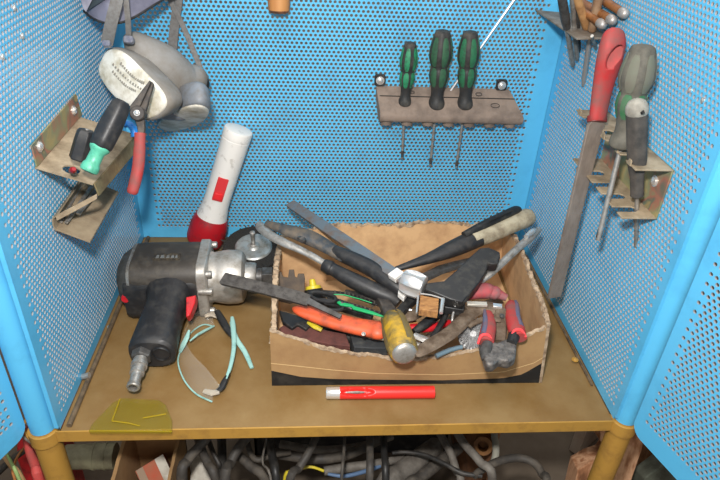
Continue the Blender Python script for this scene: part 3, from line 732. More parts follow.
# red handled pliers with a dark head over the front wall
rp = thing('end_nippers', 'small nippers with two red and blue handles and a dark head over the front wall', 'nippers', at(500,345,z=.05))
ptube(rp, 'head', [(489,340,.080,4),(486,350,.078,7),(487,360,.075,5.5)], DSTEEL, n=12, flat=.8, k=3)
ptrace(rp, 'jaw', [(483,344),(489,340),(497,342),(505,339),(511,336),(517,341),(516,357),(509,361),(500,359),(494,364),(487,364),(484,356)], .081, .012, mat('dirty_jaw_steel', (84,80,78), .45, .5, (130,124,118), .45, 160, .4, 500), .0022)
for lst, tl in (([(488,311,.078,3),(488.5,316,.079,5.5),(489,326,.080,7.2),(487,336,.080,8),(486,343,.079,8)], 0), ([(511,302,.076,3.5),(512,307,.077,7),(513,318,.079,7.6),(516,328,.080,8.8),(519,338,.080,8)], 1)):
    g = ptube(rp, 'handle', lst, REDD, n=16, flat=.75, k=4)
    l2 = [(x+(4.5 if tl else -3.5), y-1, z+.0035, r*.42) for x, y, z, r in lst[:-1]]
    ptube(g, 'grip_inlay', l2, mat('slate_blue_rubber', (84,88,110), .6, 0, (110,80,84), .4, 90), n=10, k=3)
    e = lst[-1]; ptube(g, 'grip_rim', [(e[0]-8,e[1]+1,e[2]+.002,1.2),(e[0]-5,e[1]-7,e[2]+.006,1.6),(e[0]+2,e[1]-8,e[2]+.007,1.6),(e[0]+7,e[1]-1,e[2]+.002,1.2)], mat('pink_red_plastic', (226,70,72), .4), n=8, k=3)
ptube(rp, 'arm', [(514,336,.080,6),(511,344,.080,5)], BLACKP, k=1)

# wire cup brush
cb = thing('cup_brush', 'silver crimped wire cup brush beside the nippers', 'wire brush', at(470,338,z=.05))
Pc = at(473.5,334,z=.060); Mc = frame(Pc, V((-.35,-.55,.75)), (1,0,0)); mb = MB(Mc)
for i in range(330):
    a = random.uniform(0, 2*PI); r1 = random.uniform(.0125,.0185); zz = random.uniform(-.004,.008)
    p = V((.004*math.cos(a), .004*math.sin(a), .004)); q = V((r1*math.cos(a+.1), r1*math.sin(a+.1), zz)); md = (p+q)/2+V((random.uniform(-.001,.001),random.uniform(-.001,.001),.003))
    mb.tube([p, md, q], .00035, 4)
mb.lathe([(-.009,.006),(-.008,.0165),(-.002,.0172),(-.001,.004)], 24)
mb.build('wires', BRISTLE, cb)
mb = MB(Mc); mb.lathe([(-.014,.006),(-.013,.0175),(-.006,.0185),(-.0055,.0165)], 28); mb.build('cup', STEEL, cb)

# smaller tools lower in the heap
def rod(label, cat, name, lst, ma, n=10, flat=1, group=None): return tube_thing(name, label, cat, lst, ma, n, flat, 2, group=group)
rod('rusty adjustable wrench head below the wooden block', 'wrench', 'adjustable_wrench', [(393,317,.064,3),(402,318,.066,5),(412,316,.068,7),(421,310,.070,6),(423,303,.070,4.5)], RUSTY, 8, .6)
rod('short steel pin beside the rusty wrench head', 'pin', 'steel_pin', [(401,307,.072,1.6),(416,312,.070,1.6)], CHROME)
rod('black tool handle below the pistol grip', 'screwdriver', 'black_screwdriver', [(414,332,.062,3.5),(425,324,.065,5),(438,314,.068,5),(450,306,.070,4)], BLACKP, 12)
rod('thin black rod crossing beside the brown wrench', 'rod', 'black_rod', [(432,338,.066,3),(442,322,.070,3),(449,308,.073,3)], BLACKP, 8, .6)
rod('bright red tool handle low in the middle of the box', 'chisel', 'chisel', [(410,327,.055,4),(422,328,.056,5.5),(436,326,.056,5),(450,322,.056,3)], RED, 12, .8)
rod('ribbed bright steel ruler beside the yellow chisel', 'ruler', 'steel_ruler', [(414,335,.063,4.5),(424,339,.064,4.8),(436,344,.064,4)], CHROME, 8, .35)
rod('narrow steel strip under the bright ruler', 'strip', 'steel_strip', [(413,342,.058,2.6),(432,348,.059,2.4)], STEEL, 8, .4)
rod('blue grey steel rod behind the front wall', 'rod', 'blue_grey_rod', [(436,356,.052,2.6),(450,350,.054,2.6),(462,347,.055,2.4)], mat('blue_grey', (112,134,146), .4, .3), 10)
rod('dark blade lying across the middle of the box', 'blade', 'dark_blade', [(345,292,.060,4),(365,296,.062,5),(384,301,.064,4)], mat('dark_tool_steel', (64,60,58), .5), 8, .4)
rod('pale steel socket below the shears grip', 'socket', 'steel_socket', [(370,303,.056,5),(382,296,.062,5)], STEEL, 14)
rod('small chrome hex key beside the black tool handle', 'hex key', 'hex_key', [(452,321,.076,1.2),(453,314,.078,1.2),(456,306,.079,1.2)], CHROME, 6)
rod('wooden stick under the rusty wrench head', 'stick', 'wooden_stick', [(390,322,.050,3),(404,327,.052,3),(416,322,.055,3)], WOOD, 8)
rod('dark steel rod low at the left of the box', 'rod', 'steel_rod', [(295,296,.030,3.5),(330,305,.032,3.5),(372,318,.034,3.5)], DSTEEL, 10)
rod('black plastic tube under the orange handle', 'tube', 'black_tube', [(296,322,.030,6),(330,332,.032,6.5),(366,341,.034,6.5)], BLACKP, 12)
rod('dark steel bar under the cream grip cutter', 'bar', 'steel_bar', [(405,288,.045,6),(440,270,.045,6.5),(470,262,.045,6)], DSTEEL, 8, .5)
rod('grey steel bar under the slim lever', 'bar', 'grey_bar', [(440,300,.050,5),(462,284,.052,5.5),(486,268,.052,5)], RUSTY, 8, .5)
rod('old brown steel spanner at the bottom of the box', 'spanner', 'old_spanner', [(420,350,.030,5),(450,320,.034,6),(500,300,.036,6)], RUSTY, 8, .4)
# ================================================================== things on the back panel
def handle_driver(root, M, L_, R_, inlay, mats, blade=None, blade_r=.002, upper=None, rot=0.):
    """fluted screwdriver grip: local z runs from the blade end (0) to the cap (L_)"""
    P = [(0,.62),(.012,.74),(.04,.78),(.09,.74),(.16,.60),(.25,.60),(.33,.70),(.42,.86),(.50,.84),(.545,.76),(.60,.86),(.67,.99),(.73,1.0),(.82,.93),(.90,.80),(.955,.72),(.985,.62),(1.0,.40),(1.003,.02)]
    hexm = lambda a, z: 1+.035*math.cos(6*a)*(1 if z > L_*.3 else 0)
    mb = MB(M); q = cr([(z*L_, r*R_) for z, r in P], 3); mb.lathe(q, 36, hexm); g = mb.build('handle', mats[0], root)
    def rr(z):
        z /= L_
        for (a, b), (c, d) in zip(P, P[1:]):
            if a <= z <= c: return R_*(b+(d-b)*(z-a)/(c-a))
        return R_*.5
    for mm, z0, z1, wd in ((upper or mats[1],.575,.93,.30),(mats[1],.31,.555,.36)):
        mb = MB(M)
        for k in range(6):
            a0 = k*PI/3+rot
            rings = []
            for i in range(9):
                f = i/8; z = (z0+(z1-z0)*f)*L_; w_ = wd*math.sqrt(max(.3, 1-(2*f-1)**6))
                r = rr(z)
                rings.append([((r*1.035+.0002)*math.cos(a0+w_*s), (r*1.035+.0002)*math.sin(a0+w_*s), z) for s in (-1,-.5,0,.5,1)]+[((r*.9)*math.cos(a0+w_*s), (r*.9)*math.sin(a0+w_*s), z) for s in (1,-1)])
            mb.loft(rings)
        mb.build('grip_inlay', mm, g)
    if blade:
        mb = MB(M); mb.lathe([(.002, blade_r),(-blade+.006, blade_r),(-blade+.002, blade_r*1.1),(-blade, blade_r*.5)], 12); s = mb.build('blade', STEEL, root)
    return g

# rack with three drivers
RK = V((.145, D-.001, .2))
rk = thing('screwdriver_rack', 'dusty brown plastic screwdriver rack bolted to the back panel', 'rack', RK)
RKM = mat('dusty_rack_plastic', (130,114,102), .75, 0, (100,88,80), .4, 40, .15, 200)
prof = cr([(D-.0015,.2445),(.356,.2375),(.344,.2270),(.334,.2185),(.3315,.2130),(.333,.2065),(.339,.2045)], 3)
prof = prof+[(.345,.2075),(D-.0015,.2300)]
mb = MB(); ring = []
for k, (x0, dx_) in enumerate(((.0465,.2305),(.0465,.2305))): pass
r0 = [V((.0475+(D-y)*.13, y, z)) for y, z in prof]; r1 = [V((.2295+(D-y)*.50, y, z)) for y, z in prof]
mb.loft([r0, r1]); mb.build('rack_body', RKM, rk, bev=.0006)
for i in range(7):
    mb = MB(Matrix.Translation((.062+i*.0285,.3445,.1985))); mb.lathe([(0,.0062),(.001,.0078),(.013,.0082)], 18); mb.build('socket_lug', RKM, rk)
mb = MB(); mb.tube([V((.052,.352,.2353)), V((.2365,.352,.2353))], .0006, 6); mb.build('groove', NEARBLACK, rk)
for q in ((380,80),(501.5,85)):
    P = at(*q, y=D-.002)
    mb = MB(frame(P, (0,-1,0), (1,0,0))); mb.prism(rrect(.015,.016,.004), -.002, .002); tb_ = mb.build('mounting_ear', BLACKP, rk, bev=.0005)
    bolt(tb_, P+V((0,-.002,0)), (0,-1,0), .0042, 'bolt')
MK = mat('moulded_mark', (72,64,60), .8)
for q, a_ in (((478.5,95),.0042),((495,106.5),.0058),((412,93),.003)):
    y_ = .350 if q[1] < 100 else .340
    P = at(*q, y=y_); P.z += .0015
    nn = V((0,-.66,.75)); Mr = frame(P, nn, (1,0,0)); rings = []
    for i in range(20):
        t = 2*PI*i/20; c = V((a_*math.cos(t), a_*.55*math.sin(t), .0)); rings.append([c+V((math.cos(t),math.sin(t),0))*.0005*math.cos(2*PI*j/6)+V((0,0,1))*.0005*math.sin(2*PI*j/6) for j in range(6)])
    mb = MB(Mr); mb.loft(rings, closed=True); mb.build('moulded_mark', MK, rk)
DG = mat('driver_black', (44,44,44), .55, 0, (76,72,66), .3, 60)
for i, (bx_, by_, tx, ty, R_, inl, lab) in enumerate((
    (404.5,104,410.5,41,.0112,(40,128,88),'small green and black screwdriver, leftmost in the brown rack'),
    (436,107,443,29,.0145,(52,92,66),'dusty black screwdriver with dull green insets, middle of the brown rack'),
    (464.5,107,470.5,30,.0140,(44,104,72),'large black and green screwdriver, rightmost in the brown rack'))):
    A_ = at(bx_, by_, y=.348); B_ = at(tx, ty, y=.346)
    s = thing('screwdriver', lab, 'screwdriver', V((A_.x, A_.y, A_.z)), 'screwdrivers in the brown rack')
    ax = B_-A_; M = frame(A_-ax.normalized()*.0015, ax, (1,.25,0))
    blx = ((402,158),(430,165),(456,167))[i]
    g = handle_driver(s, M, ax.length, R_, True, (DG, mat('inlay_%d' % i, inl, .5, 0, (40,60,48), .3, 120)), rot=(0,PI/6,PI/6)[i])
    T_ = at(*blx, y=.350); T_.y = .349
    mb = MB(); mb.tube([A_+ax*.02, A_.lerp(T_, .5), T_], [.0019,.0019,.0019], 10); b = mb.build('blade', STEEL, s)
    mb = MB(); mb.tube([T_+(A_-T_).normalized()*.012, T_+(A_-T_).normalized()*.003, T_], [.002,.0021,.0009], 8); mb.build('tip', DSTEEL, b)
# thin rod behind the rack
a = at(522,-12,y=D-.0035); b = at(446,97,y=D-.0035); a.y = b.y = D-.0045
mb = MB(); mb.tube([a, b], .0016, 8); tag(mb.build('steel_rod', mat('bright_rod', (206,204,204), .35, .5)), 'thin bright steel rod running diagonally behind the screwdriver rack', 'rod')
# hammer handle end at the top
A_ = at(279,12,y=D-.016)
mb = MB(frame(A_, (0,.05,1), (1,0,0))); mb.lathe([(0,.0105),(.0015,.0125),(.012,.0132),(.05,.0125),(.11,.0115),(.13,.0115)], 24, lambda a, z: 1+.03*math.cos(2*a)); mh = thing('hammer', 'wooden hammer handle end with dark worn rim hanging at the top of the back panel', 'hammer', A_)
mb.build('handle', WOOD, mh)
mb = MB(frame(A_, (0,.05,1), (1,0,0))); mb.lathe([(-.0006,.0095),(-.0004,.0112),(.0022,.0130),(.0028,.0126)], 24); mb.build('worn_rim', mat('grimy_wood', (70,50,38), .7, 0, (130,84,54), .5, 120), mh)

# ================================================================== respirator in the back left corner
rs = thing('respirator', 'grey rubber respirator with two white oval filter covers hanging by grey straps', 'respirator', at(160,90,y=.30))
O_ = at(133,85,y=.235); nA_ = (V((-.45,-.80,.24))).normalized()
# outline of cup A in the photograph
ovalA = [(104,56),(110,50),(119,50),(130,57),(141,68),(152,79),(161,89),(166,98),(166,106),(159,114),(150,118),(140,117),(126,106),(113,94),(104,82),(99,70)]
def pinch(lst, s, dx=0, dy=0):
    cx = sum(p[0] for p in lst)/len(lst); cy = sum(p[1] for p in lst)/len(lst)
    return [(cx+(x-cx)*s+dx, cy+(y-cy)*s+dy) for x, y in lst]
def smooth_loop(lst, k=3):
    L2 = lst+lst[:3]; q = cr([lst[-1]]+L2, k); return q[k:k+len(lst)*k]
def cup(parent, oval, O, n, depth, ma, plate, name):
    n = V(n).normalized(); oval = smooth_loop(oval)
    ring = [onp(x, y, O, n) for x, y in oval]; c = sum(ring, V((0,0,0)))/len(ring)
    mb = MB(); rings = []
    for s_, d_ in ((.60,-depth),(.86,-depth*.97),(.97,-depth*.80),(1.03,-depth*.45),(1.06,-.010),(1.06,-.003),(1.0,-.0002)):
        rings.append([c+(p-c)*s_+n*d_ for p in ring])
    mb.loft(rings); mb.build(name, ma, parent, sharp=60)
    mb = MB(); rings = []
    for s_, d_ in ((1.0,-.004),(1.005,.0006),(.985,.0018),(.93,.0026),(.70,.0036),(.35,.0044),(.02,.0046)):
        rings.append([c+(p-c)*s_+n*d_ for p in ring])
    mb.loft(rings); return mb.build('filter_cover', plate, parent, sharp=60), c, n
COVER = mat('grimy_white_cover', (222,218,208), .45, 0, (168,158,134), .4, 45, .1, 300)
cov, c_, n_ = cup(rs, ovalA, O_, nA_, .034, GREYR, COVER, 'filter_housing')
# worn embossed marks
mb = MB()
for i in range(13):
    for row in (0, 1, 2):
        f = i/12; sx_ = (1-abs(row-1)*.25); x = 128+(f-.5)*30*sx_+(row-1)*4; y = 79+(f-.5)*25*sx_-(row-1)*4+3*math.sin(f*3)-2
        P = onp(x, y, c_+n_*.0046, n_); d1 = (onp(x+1, y+.8, c_+n_*.0046, n_)-P).normalized(); d2 = n_.cross(d1)
        w_ = random.uniform(.0018,.0034); hh = random.uniform(.0020,.0034)
        mb.add([P+d1*a*w_*.5+d2*b*hh*.5+n_*e for e in (-.0012,.0002) for a, b in ((-1,-1),(1,-1),(.6,1),(-.4,1))], [(3,2,1,0),(4,5,6,7),(0,1,5,4),(1,2,6,5),(2,3,7,6),(3,0,4,7)])
mb.build('embossed_marks', mat('mark_grey', (138,134,124), .6), cov)
ovalB = [(158,125),(164,118),(174,112),(185,107),(196,105),(205,107),(209,112),(204,119),(193,125),(180,129),(167,130)]
cupB, cB, nB = cup(rs, ovalB, at(185,118,y=.292), (-.05,-.55,-.83), .030, mat('blue_grey_rubber', (128,134,142), .5, 0, (112,108,104), .4, 40), COVER, 'filter_housing')
def blob(lst, ma, name, flat=1., up=V((0,-.5,.8))):
    q = cr([tuple(at(a[0], a[1], y=a[2]))+(m(a[3], at(a[0], a[1], y=a[2])),) for a in lst], 5)
    mb = MB(); mb.tube([V(a[:3]) for a in q], [max(.0004, a[3]) for a in q], 24, up=up, flat=flat); return mb.build(name, ma, rs, sharp=70)
blob([(126,38,.275,5),(133,42,.28,12),(146,54,.285,19),(160,66,.292,23),(174,76,.300,22),(188,81,.308,18),(199,80,.315,14),(207,81,.32,5)], GREYR, 'face_piece')
blob([(146,108,.285,8),(160,105,.288,15),(174,101,.290,20),(188,100,.294,19),(200,101,.300,13),(208,104,.304,5)], mat('blue_grey_rubber', (128,134,142)), 'chin_piece')
blob([(203,76,.31,3),(206,83,.312,3.6),(205,90,.314,3)], BLACKP, 'exhale_valve')
def strap(lst, wpx, ma=WEBB, name='strap', up=V((0,-1,.2))):
    P = [V(q) for q in cr([tuple(at(a[0], a[1], y=a[2])) for a in lst], 5)]
    mb = MB(); mb.ribbon(P, [m(wpx, p) for p in P], .0016, up); return mb.build(name, ma, rs)
strap([(120,-22,.255),(117,0,.245),(112,20,.243),(107,43,.25)], 12)
strap([(125,-22,.262),(126,0,.252),(128,20,.252),(129,40,.260)], 5.5)
strap([(180,-22,.357),(178,0,.356),(174,30,.352),(171,66,.345)], 9)
strap([(161,-22,.350),(170,0,.348),(184,28,.340),(203,74,.325)], 5)
for q in ((107,44,.247,3.4),(129,40,.258,4.0)):
    P = at(*q[:2], y=q[2]); r = m(q[3], P); mb = MB(frame(P, (0,-.8,.5), (1,0,0))); mb.prism(rrect(r*2.4, r*1.8, r*.6), -.004, .004); mb.build('strap_buckle', mat('frosted_buckle', (142,144,154), .3, 0, (96,100,128), .4, 200, trans=.3), rs, bev=.001)

# ------------------------------------------------------------------ lilac grey face shield above
fs = thing('face_shield', 'lilac grey plastic visor with a curved lower edge above the respirator', 'visor', at(120,10,y=.30))
low = cr([(84,10),(92,17),(103,21.5),(113,22.5),(124,21),(137,15),(150,7),(163,-1),(176,-9)], 4); K = 6
mb = MB(); vs = []; fs_ = []
n1 = len(low)
for j in range(K+1):
    for i, (x, y) in enumerate(low):
        f = i/(n1-1); yy = .255+.06*(abs(f-.35)**1.5)*2+.012*j/K*3; P = at(x, y, y=yy)
        P = V((P.x, P.y+.0, P.z))+V((0,.010,.060))*(j/K)-V((0,.012,0))*math.sin(PI*j/K/2); vs.append(P)
off = len(vs); vs += [p+V((0,.002,0)) for p in vs]
for j in range(K):
    for i in range(n1-1):
        a = j*n1+i; fs_ += [(a,a+1,a+n1+1,a+n1), (off+a,off+a+n1,off+a+n1+1,off+a+1)]
rim = list(range(n1))+[j*n1+n1-1 for j in range(1,K+1)]+[K*n1+i for i in range(n1-2,-1,-1)]+[j*n1 for j in range(K-1,0,-1)]
for a, b in zip(rim, rim[1:]+rim[:1]): fs_.append((a, b, off+b, off+a))
mb.add(vs, fs_); mb.build('visor', LILAC, fs)
mb = MB(); mb.trace([(87,11),(96,5),(106,-1),(112,-8),(96,-10),(92,0)], at(100,5,y=.262), (0,-1,.2), .003); mb.build('dark_inner_plate', DARKIN, fs)  # dark triangular plate inside the visor
mb = MB(); mb.trace([(79,-8),(95,-8),(92,0),(86,12),(83,8)], at(86,2,y=.255), (.3,-1,.2), .004); mb.build('side_piece', LILAC, fs)
P = [V(p)+V((0,-.0015,-.0006)) for p in vs[:n1]]
mb = MB(); mb.tube(P, .0013, 6); mb.build('edge_seal', BLACKP, fs)

# ================================================================== left brackets
zL = .252
pA = at(35,167,x=-h); pB = at(93,184,y=pA.y); pC = at(135,130,y=.2130); pD = V((-h,.2130,pA.z))
pB2 = at(98,196,y=pA.y-.001); pC2 = at(140,146,y=.2130)
lb = thing('bent_bracket', 'bent chromate steel bracket bolted to the left panel, upper of two', 'bracket', (-h, .15, .25), 'bent brackets on the left panel')
t_ = .0016
mb = MB(); mb.add([V((-h+.0005+dx_, y, z)) for dx_ in (0, t_) for y, z in ((pA.y,pA.z),(pA.y,.2735),(.2130,.2775),(.2180,pA.z))], [(3,2,1,0),(4,5,6,7),(0,1,5,4),(1,2,6,5),(2,3,7,6),(3,0,4,7)])
wpl = mb.build('wall_plate', CHROMATE, lb, bev=.0005)
for q in ((39.5,146.5),(73.5,110.5)): bolt(wpl, at(*q, x=-h+t_+.0005), (1,0,0), .0040, 'bolt')
def plate4(ps, t, name, ma, parent, hole=None, bev=.0004):
    n = (ps[1]-ps[0]).cross(ps[2]-ps[0]).normalized()*t
    mb = MB(); mb.add([p for p in ps]+[p+n for p in ps], [(3,2,1,0),(4,5,6,7),(0,1,5,4),(1,2,6,5),(2,3,7,6),(3,0,4,7)]); return mb.build(name, ma, parent, bev=bev)
# tray with a round hole: build as ring of quads
def plate_hole(ps, hc, hr, t, name, ma, parent):
    n = (ps[1]-ps[0]).cross(ps[3]-ps[0]).normalized(); c = V(hc); e1 = (ps[1]-ps[0]).normalized(); e2 = n.cross(e1); N_ = 32
    # outline sampled by angle
    out = []; inn = []
    for i in range(N_):
        a = 2*PI*i/N_; d = e1*math.cos(a)+e2*math.sin(a); best = 1e9
        for k in range(4):
            p, q = ps[k], ps[(k+1)%4]; ed = q-p; den = d.dot(n.cross(ed))
            if abs(den) < 1e-9: continue
            s_ = (p-c).dot(n.cross(ed))/den
            if s_ > 0: best = min(best, s_)
        out.append(c+d*best); inn.append(c+d*hr)
    for p in ps:  # snap the nearest sample to every corner
        k = min(range(N_), key=lambda i: (out[i]-p).length); out[k] = V(p)
    mb = MB(); vs = out+inn+[p-n*t for p in inn]+[p-n*t for p in out]; fs = []
    for r in range(3):
        for i in range(N_): j = (i+1)%N_; fs.append((r*N_+i, r*N_+j, (r+1)*N_+j, (r+1)*N_+i))
    for i in range(N_): j = (i+1)%N_; fs.append((3*N_+i, 3*N_+j, j, i))
    mb.add(vs, fs); return mb.build(name, ma, parent)
P_h = onp(71.5,169.5,pA,(pB-pA).cross(pD-pA).normalized())
pC = V((pC.x, pC.y, pA.z+(pB.z-pA.z)*(pC.x-pA.x)/(pB.x-pA.x)))
plate_hole([pA, pB, pC, pD], P_h, .0078, .0016, 'tray', CHROMTOP, lb)
plate4([pB, pB2, pC2, pC], .0016, 'front_flange', mat('olive_chromate', (136,122,86), .5, .4, (100,84,60), .5, 40), lb)
tag(tube_thing('screwdriver','small dark red handle end','screwdriver',[(72,171,.247,3),(73,170,.254,3.6),(74,169,.257,2)], mat('deep_red',(140,20,30),.35), 12), 'small dark red handle end sticking up through the hole of the upper left bracket', 'screwdriver')
# black stub handle
A_ = at(79,160,z=.2545); B_ = at(87,130,y=A_.y+.008)
sd = thing('hex_driver', 'short black faceted driver handle standing on the upper left bracket', 'screwdriver', A_)
ax = B_-A_; mb = MB(frame(A_, ax, (1,0,0))); mb.lathe([(0,.0085),(.001,.0098),(ax.length*.6,.0094),(ax.length*.9,.0088),(ax.length,.0070),(ax.length+.0004,.001)], 6); mb.build('handle', BLACKR, sd, bev=.0015)
mb = MB(frame(B_, ax, (1,0,0))); mb.lathe([(-.001,.0022),(.0009,.0020),(.001,.0004)], 10); mb.build('end_pin', STEEL, sd)
# mint and black screwdriver leaning
A_ = at(88,172,z=.2545); B_ = at(123,101,y=A_.y+.035)
ms = thing('screwdriver', 'black screwdriver with a mint green neck leaning on the upper left bracket', 'screwdriver', A_)
ax = B_-A_; L_ = ax.length; M = frame(A_, ax, (1,0,0)); k = lambda px: m(px, A_)
mb = MB(M); mb.lathe([(0,k(6)),(.001,k(8.6)),(L_*.05,k(9.2)),(L_*.10,k(8.6)),(L_*.13,k(7.2)),(L_*.27,k(7)),(L_*.31,k(9.4)),(L_*.335,k(10.2)),(L_*.36,k(10))], 28); mb.build('neck', MINT, ms)
mb = MB(M); mb.lathe([(L_*.345,k(9.6)),(L_*.37,k(11)),(L_*.46,k(11.3)),(L_*.62,k(11.6)),(L_*.78,k(10.8)),(L_*.90,k(9.8)),(L_*.97,k(8.6)),(L_,k(6)),(L_+.0005,.001)], 32, lambda a, z: 1+.04*math.cos(5*a)); mb.build('handle', BLACKR, ms)
# circlip pliers
O_ = at(138,120,y=.178); nn = (0,-.86,.5)
cp = thing('circlip_pliers', 'thin nosed pliers with a red handle hanging at the end of the upper left bracket', 'pliers', at(138,190,y=.178))
DT = mat('dark_tool_steel', (64,60,58))
mb = MB(); mb.trace([(151.5,81),(153.5,84),(148,103),(144,118),(137,121),(133,115),(141,103)], O_, nn, .005); mb.build('jaw', DT, cp, bev=.0008)
mb = MB(); mb.trace([(149.5,80),(151,82),(139,108),(132,116),(128,108),(135,99)], O_+V((0,-.004,.002)), nn, .004); mb.build('jaw', DT, cp, bev=.0008)
mb = MB(); P = onp(137,113,O_+V((0,-.006,.0035)),V(nn)); mb.M = frame(P, nn); mb.lathe([(-.012,.0075),(-.001,.0078),(0,.0068)], 24); mb.build('joint', DT, cp)
bolt(cp, P, nn, .0024, 'rivet')
mb = MB(); mb.trace([(134,118),(144,116),(144.5,128),(143.5,136),(138,137),(137,127)], O_, nn, .006); mb.build('shank', DT, cp, bev=.0008)
P_ = [V(q) for q in cr([tuple(onp(x, y, O_+V((0,.002,0)), V(nn))) for x, y in ((140,133),(139.5,150),(138,168),(134,186),(131.5,194))], 4)]
mb = MB(); mb.tube(P_, [.0058]*4+[.0062]*8+[.0060]*3+[.0052,.004] if len(P_) == 17 else .006, 14, flat=.8, up=V((0,-1,.4))); mb.build('red_handle', REDD, cp)
P_ = [V(q) for q in cr([tuple(onp(x, y, O_+V((0,.012,0)), V(nn))) for x, y in ((124,125),(129,124),(134,130),(135,137))], 4)]
mb = MB(); mb.tube(P_, .0042, 10, flat=.8); mb.build('blue_spring_clip', BLUEP, cp)

# lower bracket: folded sheet open towards the shelf
l2 = thing('bent_bracket', 'bent brown steel bracket on the left panel, lower of two', 'bracket', (-h, .14, .18), 'bent brackets on the left panel')
q0 = at(52,217,x=-h+.001); q1 = at(54,232,x=-h+.001); q2 = at(90,243,y=q1.y); q3 = at(122,182,y=.196)
y0, y1 = q1.y, .196
LB2 = mat('brown_dusty_steel', (164,146,120), .6, .15, (130,112,90), .5, 45, .1, 200)
mb = MB()
pr = [(q0.x+.006, q0.z+.004), (q0.x+.001, q0.z), (q0.x, (q0.z+q1.z)/2), (q1.x+.001, q1.z+.002), (q1.x+.006, q1.z), (q2.x, q2.z)]
inner_ = [(x+.0014 if i < 4 else x, z+(.0014 if i > 2 else 0)) for i, (x, z) in enumerate(pr)]
ring = pr+inner_[::-1]
mb.loft([[(x, y0, z) for x, z in ring], [(x, y1, z) for x, z in ring]]); mb.build('tray', LB2, l2)
e0 = at(55,216,y=y0-.0002); e1 = at(97,194,y=y0+.002); e2 = at(97,199,y=y0+.002); e3 = at(88,204,y=y0); e4 = at(57,221,y=y0-.0002)
mb = MB(); a_ = [V(p) for p in (e0,e1,e2,e3,e4)]; mb.loft([[p+V((0,.0016,0)) for p in a_], a_]); mb.build('front_lip', LB2, l2, bev=.0003)
e5 = at(97,195,y=y0+.002); e6 = at(112,172,y=.17)
# strips of steel lying inside
for (a, b, w_), lab in zip((((59,222),(84,176),3.2), ((66,223),(92,186),1.8), ((78,214),(100,186),2.2)), ('grey flat steel strip lying in the lower left bracket, nearest the panel','thin steel strip in the lower left bracket between two others','short steel pin lying in the lower left bracket, farthest from the panel')):
    A_ = at(*a, y=.105); A_ = at(*a, z=.186); B_ = at(*b, z=.188)
    mb = MB(); mb.ribbon([A_, B_], m(w_*2, A_), .0024, V((.3,0,1))); o = tag(mb.build('steel_strip', STEEL, bev=.0003), lab, 'steel strip', 'steel strips in the lower left bracket')

# ================================================================== right bracket with combs
rb = thing('comb_bracket', 'chromate steel bracket with slotted top and bottom flanges on the right panel', 'bracket', (h,.11,.227))
zt, zb2, y0, y1 = .2790, .2270, .045, .196
mb = MB(); mb.add([V((h-.0005-dx_, y, z)) for dx_ in (0, .0016) for y, z in ((y0,zb2),(y0,zt),(.1825,zt),(.1780,zb2))], [(3,2,1,0),(4,5,6,7),(0,1,5,4),(1,2,6,5),(2,3,7,6),(3,0,4,7)])
wp = mb.build('wall_plate', CHROMATE, rb, bev=.0004)
bolt(wp, at(655,181,x=h-.002), (-1,0,0), .0042, 'bolt')
def comb(z, ya, yb, xo, slots, depth, sw, name):
    poly = [(h-.001, ya), (xo, ya)]
    for s in slots: poly += [(xo, s-sw/2), (xo+depth-.003, s-sw/2), (xo+depth, s-sw/4), (xo+depth, s+sw/4), (xo+depth-.003, s+sw/2), (xo, s+sw/2)]
    poly += [(xo+.001, yb), (h-.001, yb)]
    mb = MB(); mb.prism(poly, z-.0016, z); o = mb.build(name, CHROMTOP, rb, bev=.0003); return o
comb(zt, y0, .1960, .2530, [.072,.105,.132,.168], .018, .0125, 'top_comb')
comb(zb2+.0016, y0, .1780, .2545, [.062,.0885,.114,.141], .022, .0105, 'bottom_comb')
for s in (.0575,.086,.118,.148,.182):
    mb = MB(); mb.add([V((.2530-e, s+a, zt+b)) for e in (0,.0014) for a, b in ((-.004,-.001),(.004,-.001),(.003,.0055),(-.003,.004))], [(3,2,1,0),(4,5,6,7),(0,1,5,4),(1,2,6,5),(2,3,7,6),(3,0,4,7)]); mb.build('tooth_lip', CHROMTOP, rb)

# big file with red handle
xf = .2515
B0 = at(554,297,x=xf); T0 = at(597,119,x=xf)
bf = thing('long_file', 'long flat file with a red handle hanging on the right panel', 'file', B0)
ax = (T0-B0)
mb = MB(); mb.ribbon([B0, B0+ax*.5, B0+ax*.97, B0+ax*1.01], [m(14.5,B0), m(17,T0), m(19,T0), m(10,T0)], .0038, V((.25,-1,0))); mb.build('blade', mat('worn_file_steel', (150,138,128), .6, .4, (104,92,84), .5, 30, .5, 1200, stretch=(1,1,.4)), bf, bev=.0004)
ends = [(597.5,120,8.5),(598,116,9.2),(600.5,100,10.2),(604.5,80,11.8),(609.5,60,14),(612.5,46,14),(614,36,12.2),(615,30.5,9),(615.5,27.5,3.8)]
q = cr([tuple(at(x, y, x=xf-.001))+(m(r, at(x, y, x=xf)),) for x, y, r in ends], 5)
mb = MB(); mb.tube([V(a[:3]) for a in q], [a[3] for a in q], 28, up=V((.25,-1,0)), flat=.72)
hd = mb.build('handle', REDD, bf, sharp=60)
# hanging hole through the handle, cut out of its mesh
hc = at(615,57,x=xf-.001)
vc = (CAM-hc).normalized()
cut = MB(frame(hc-vc*.008, vc+V((-.12,0,0)), (.30,0,1))); cut.loft([[(.0120*math.cos(t), .0052*math.sin(t), z) for t in [2*PI*i/24 for i in range(24)]] for z in (0,.03)])
co_ = cut.build('cutter', REDD)
md = hd.modifiers.new('hole', 'BOOLEAN'); md.operation = 'DIFFERENCE'; md.object = co_; md.solver = 'EXACT'
bpy.context.view_layer.update()
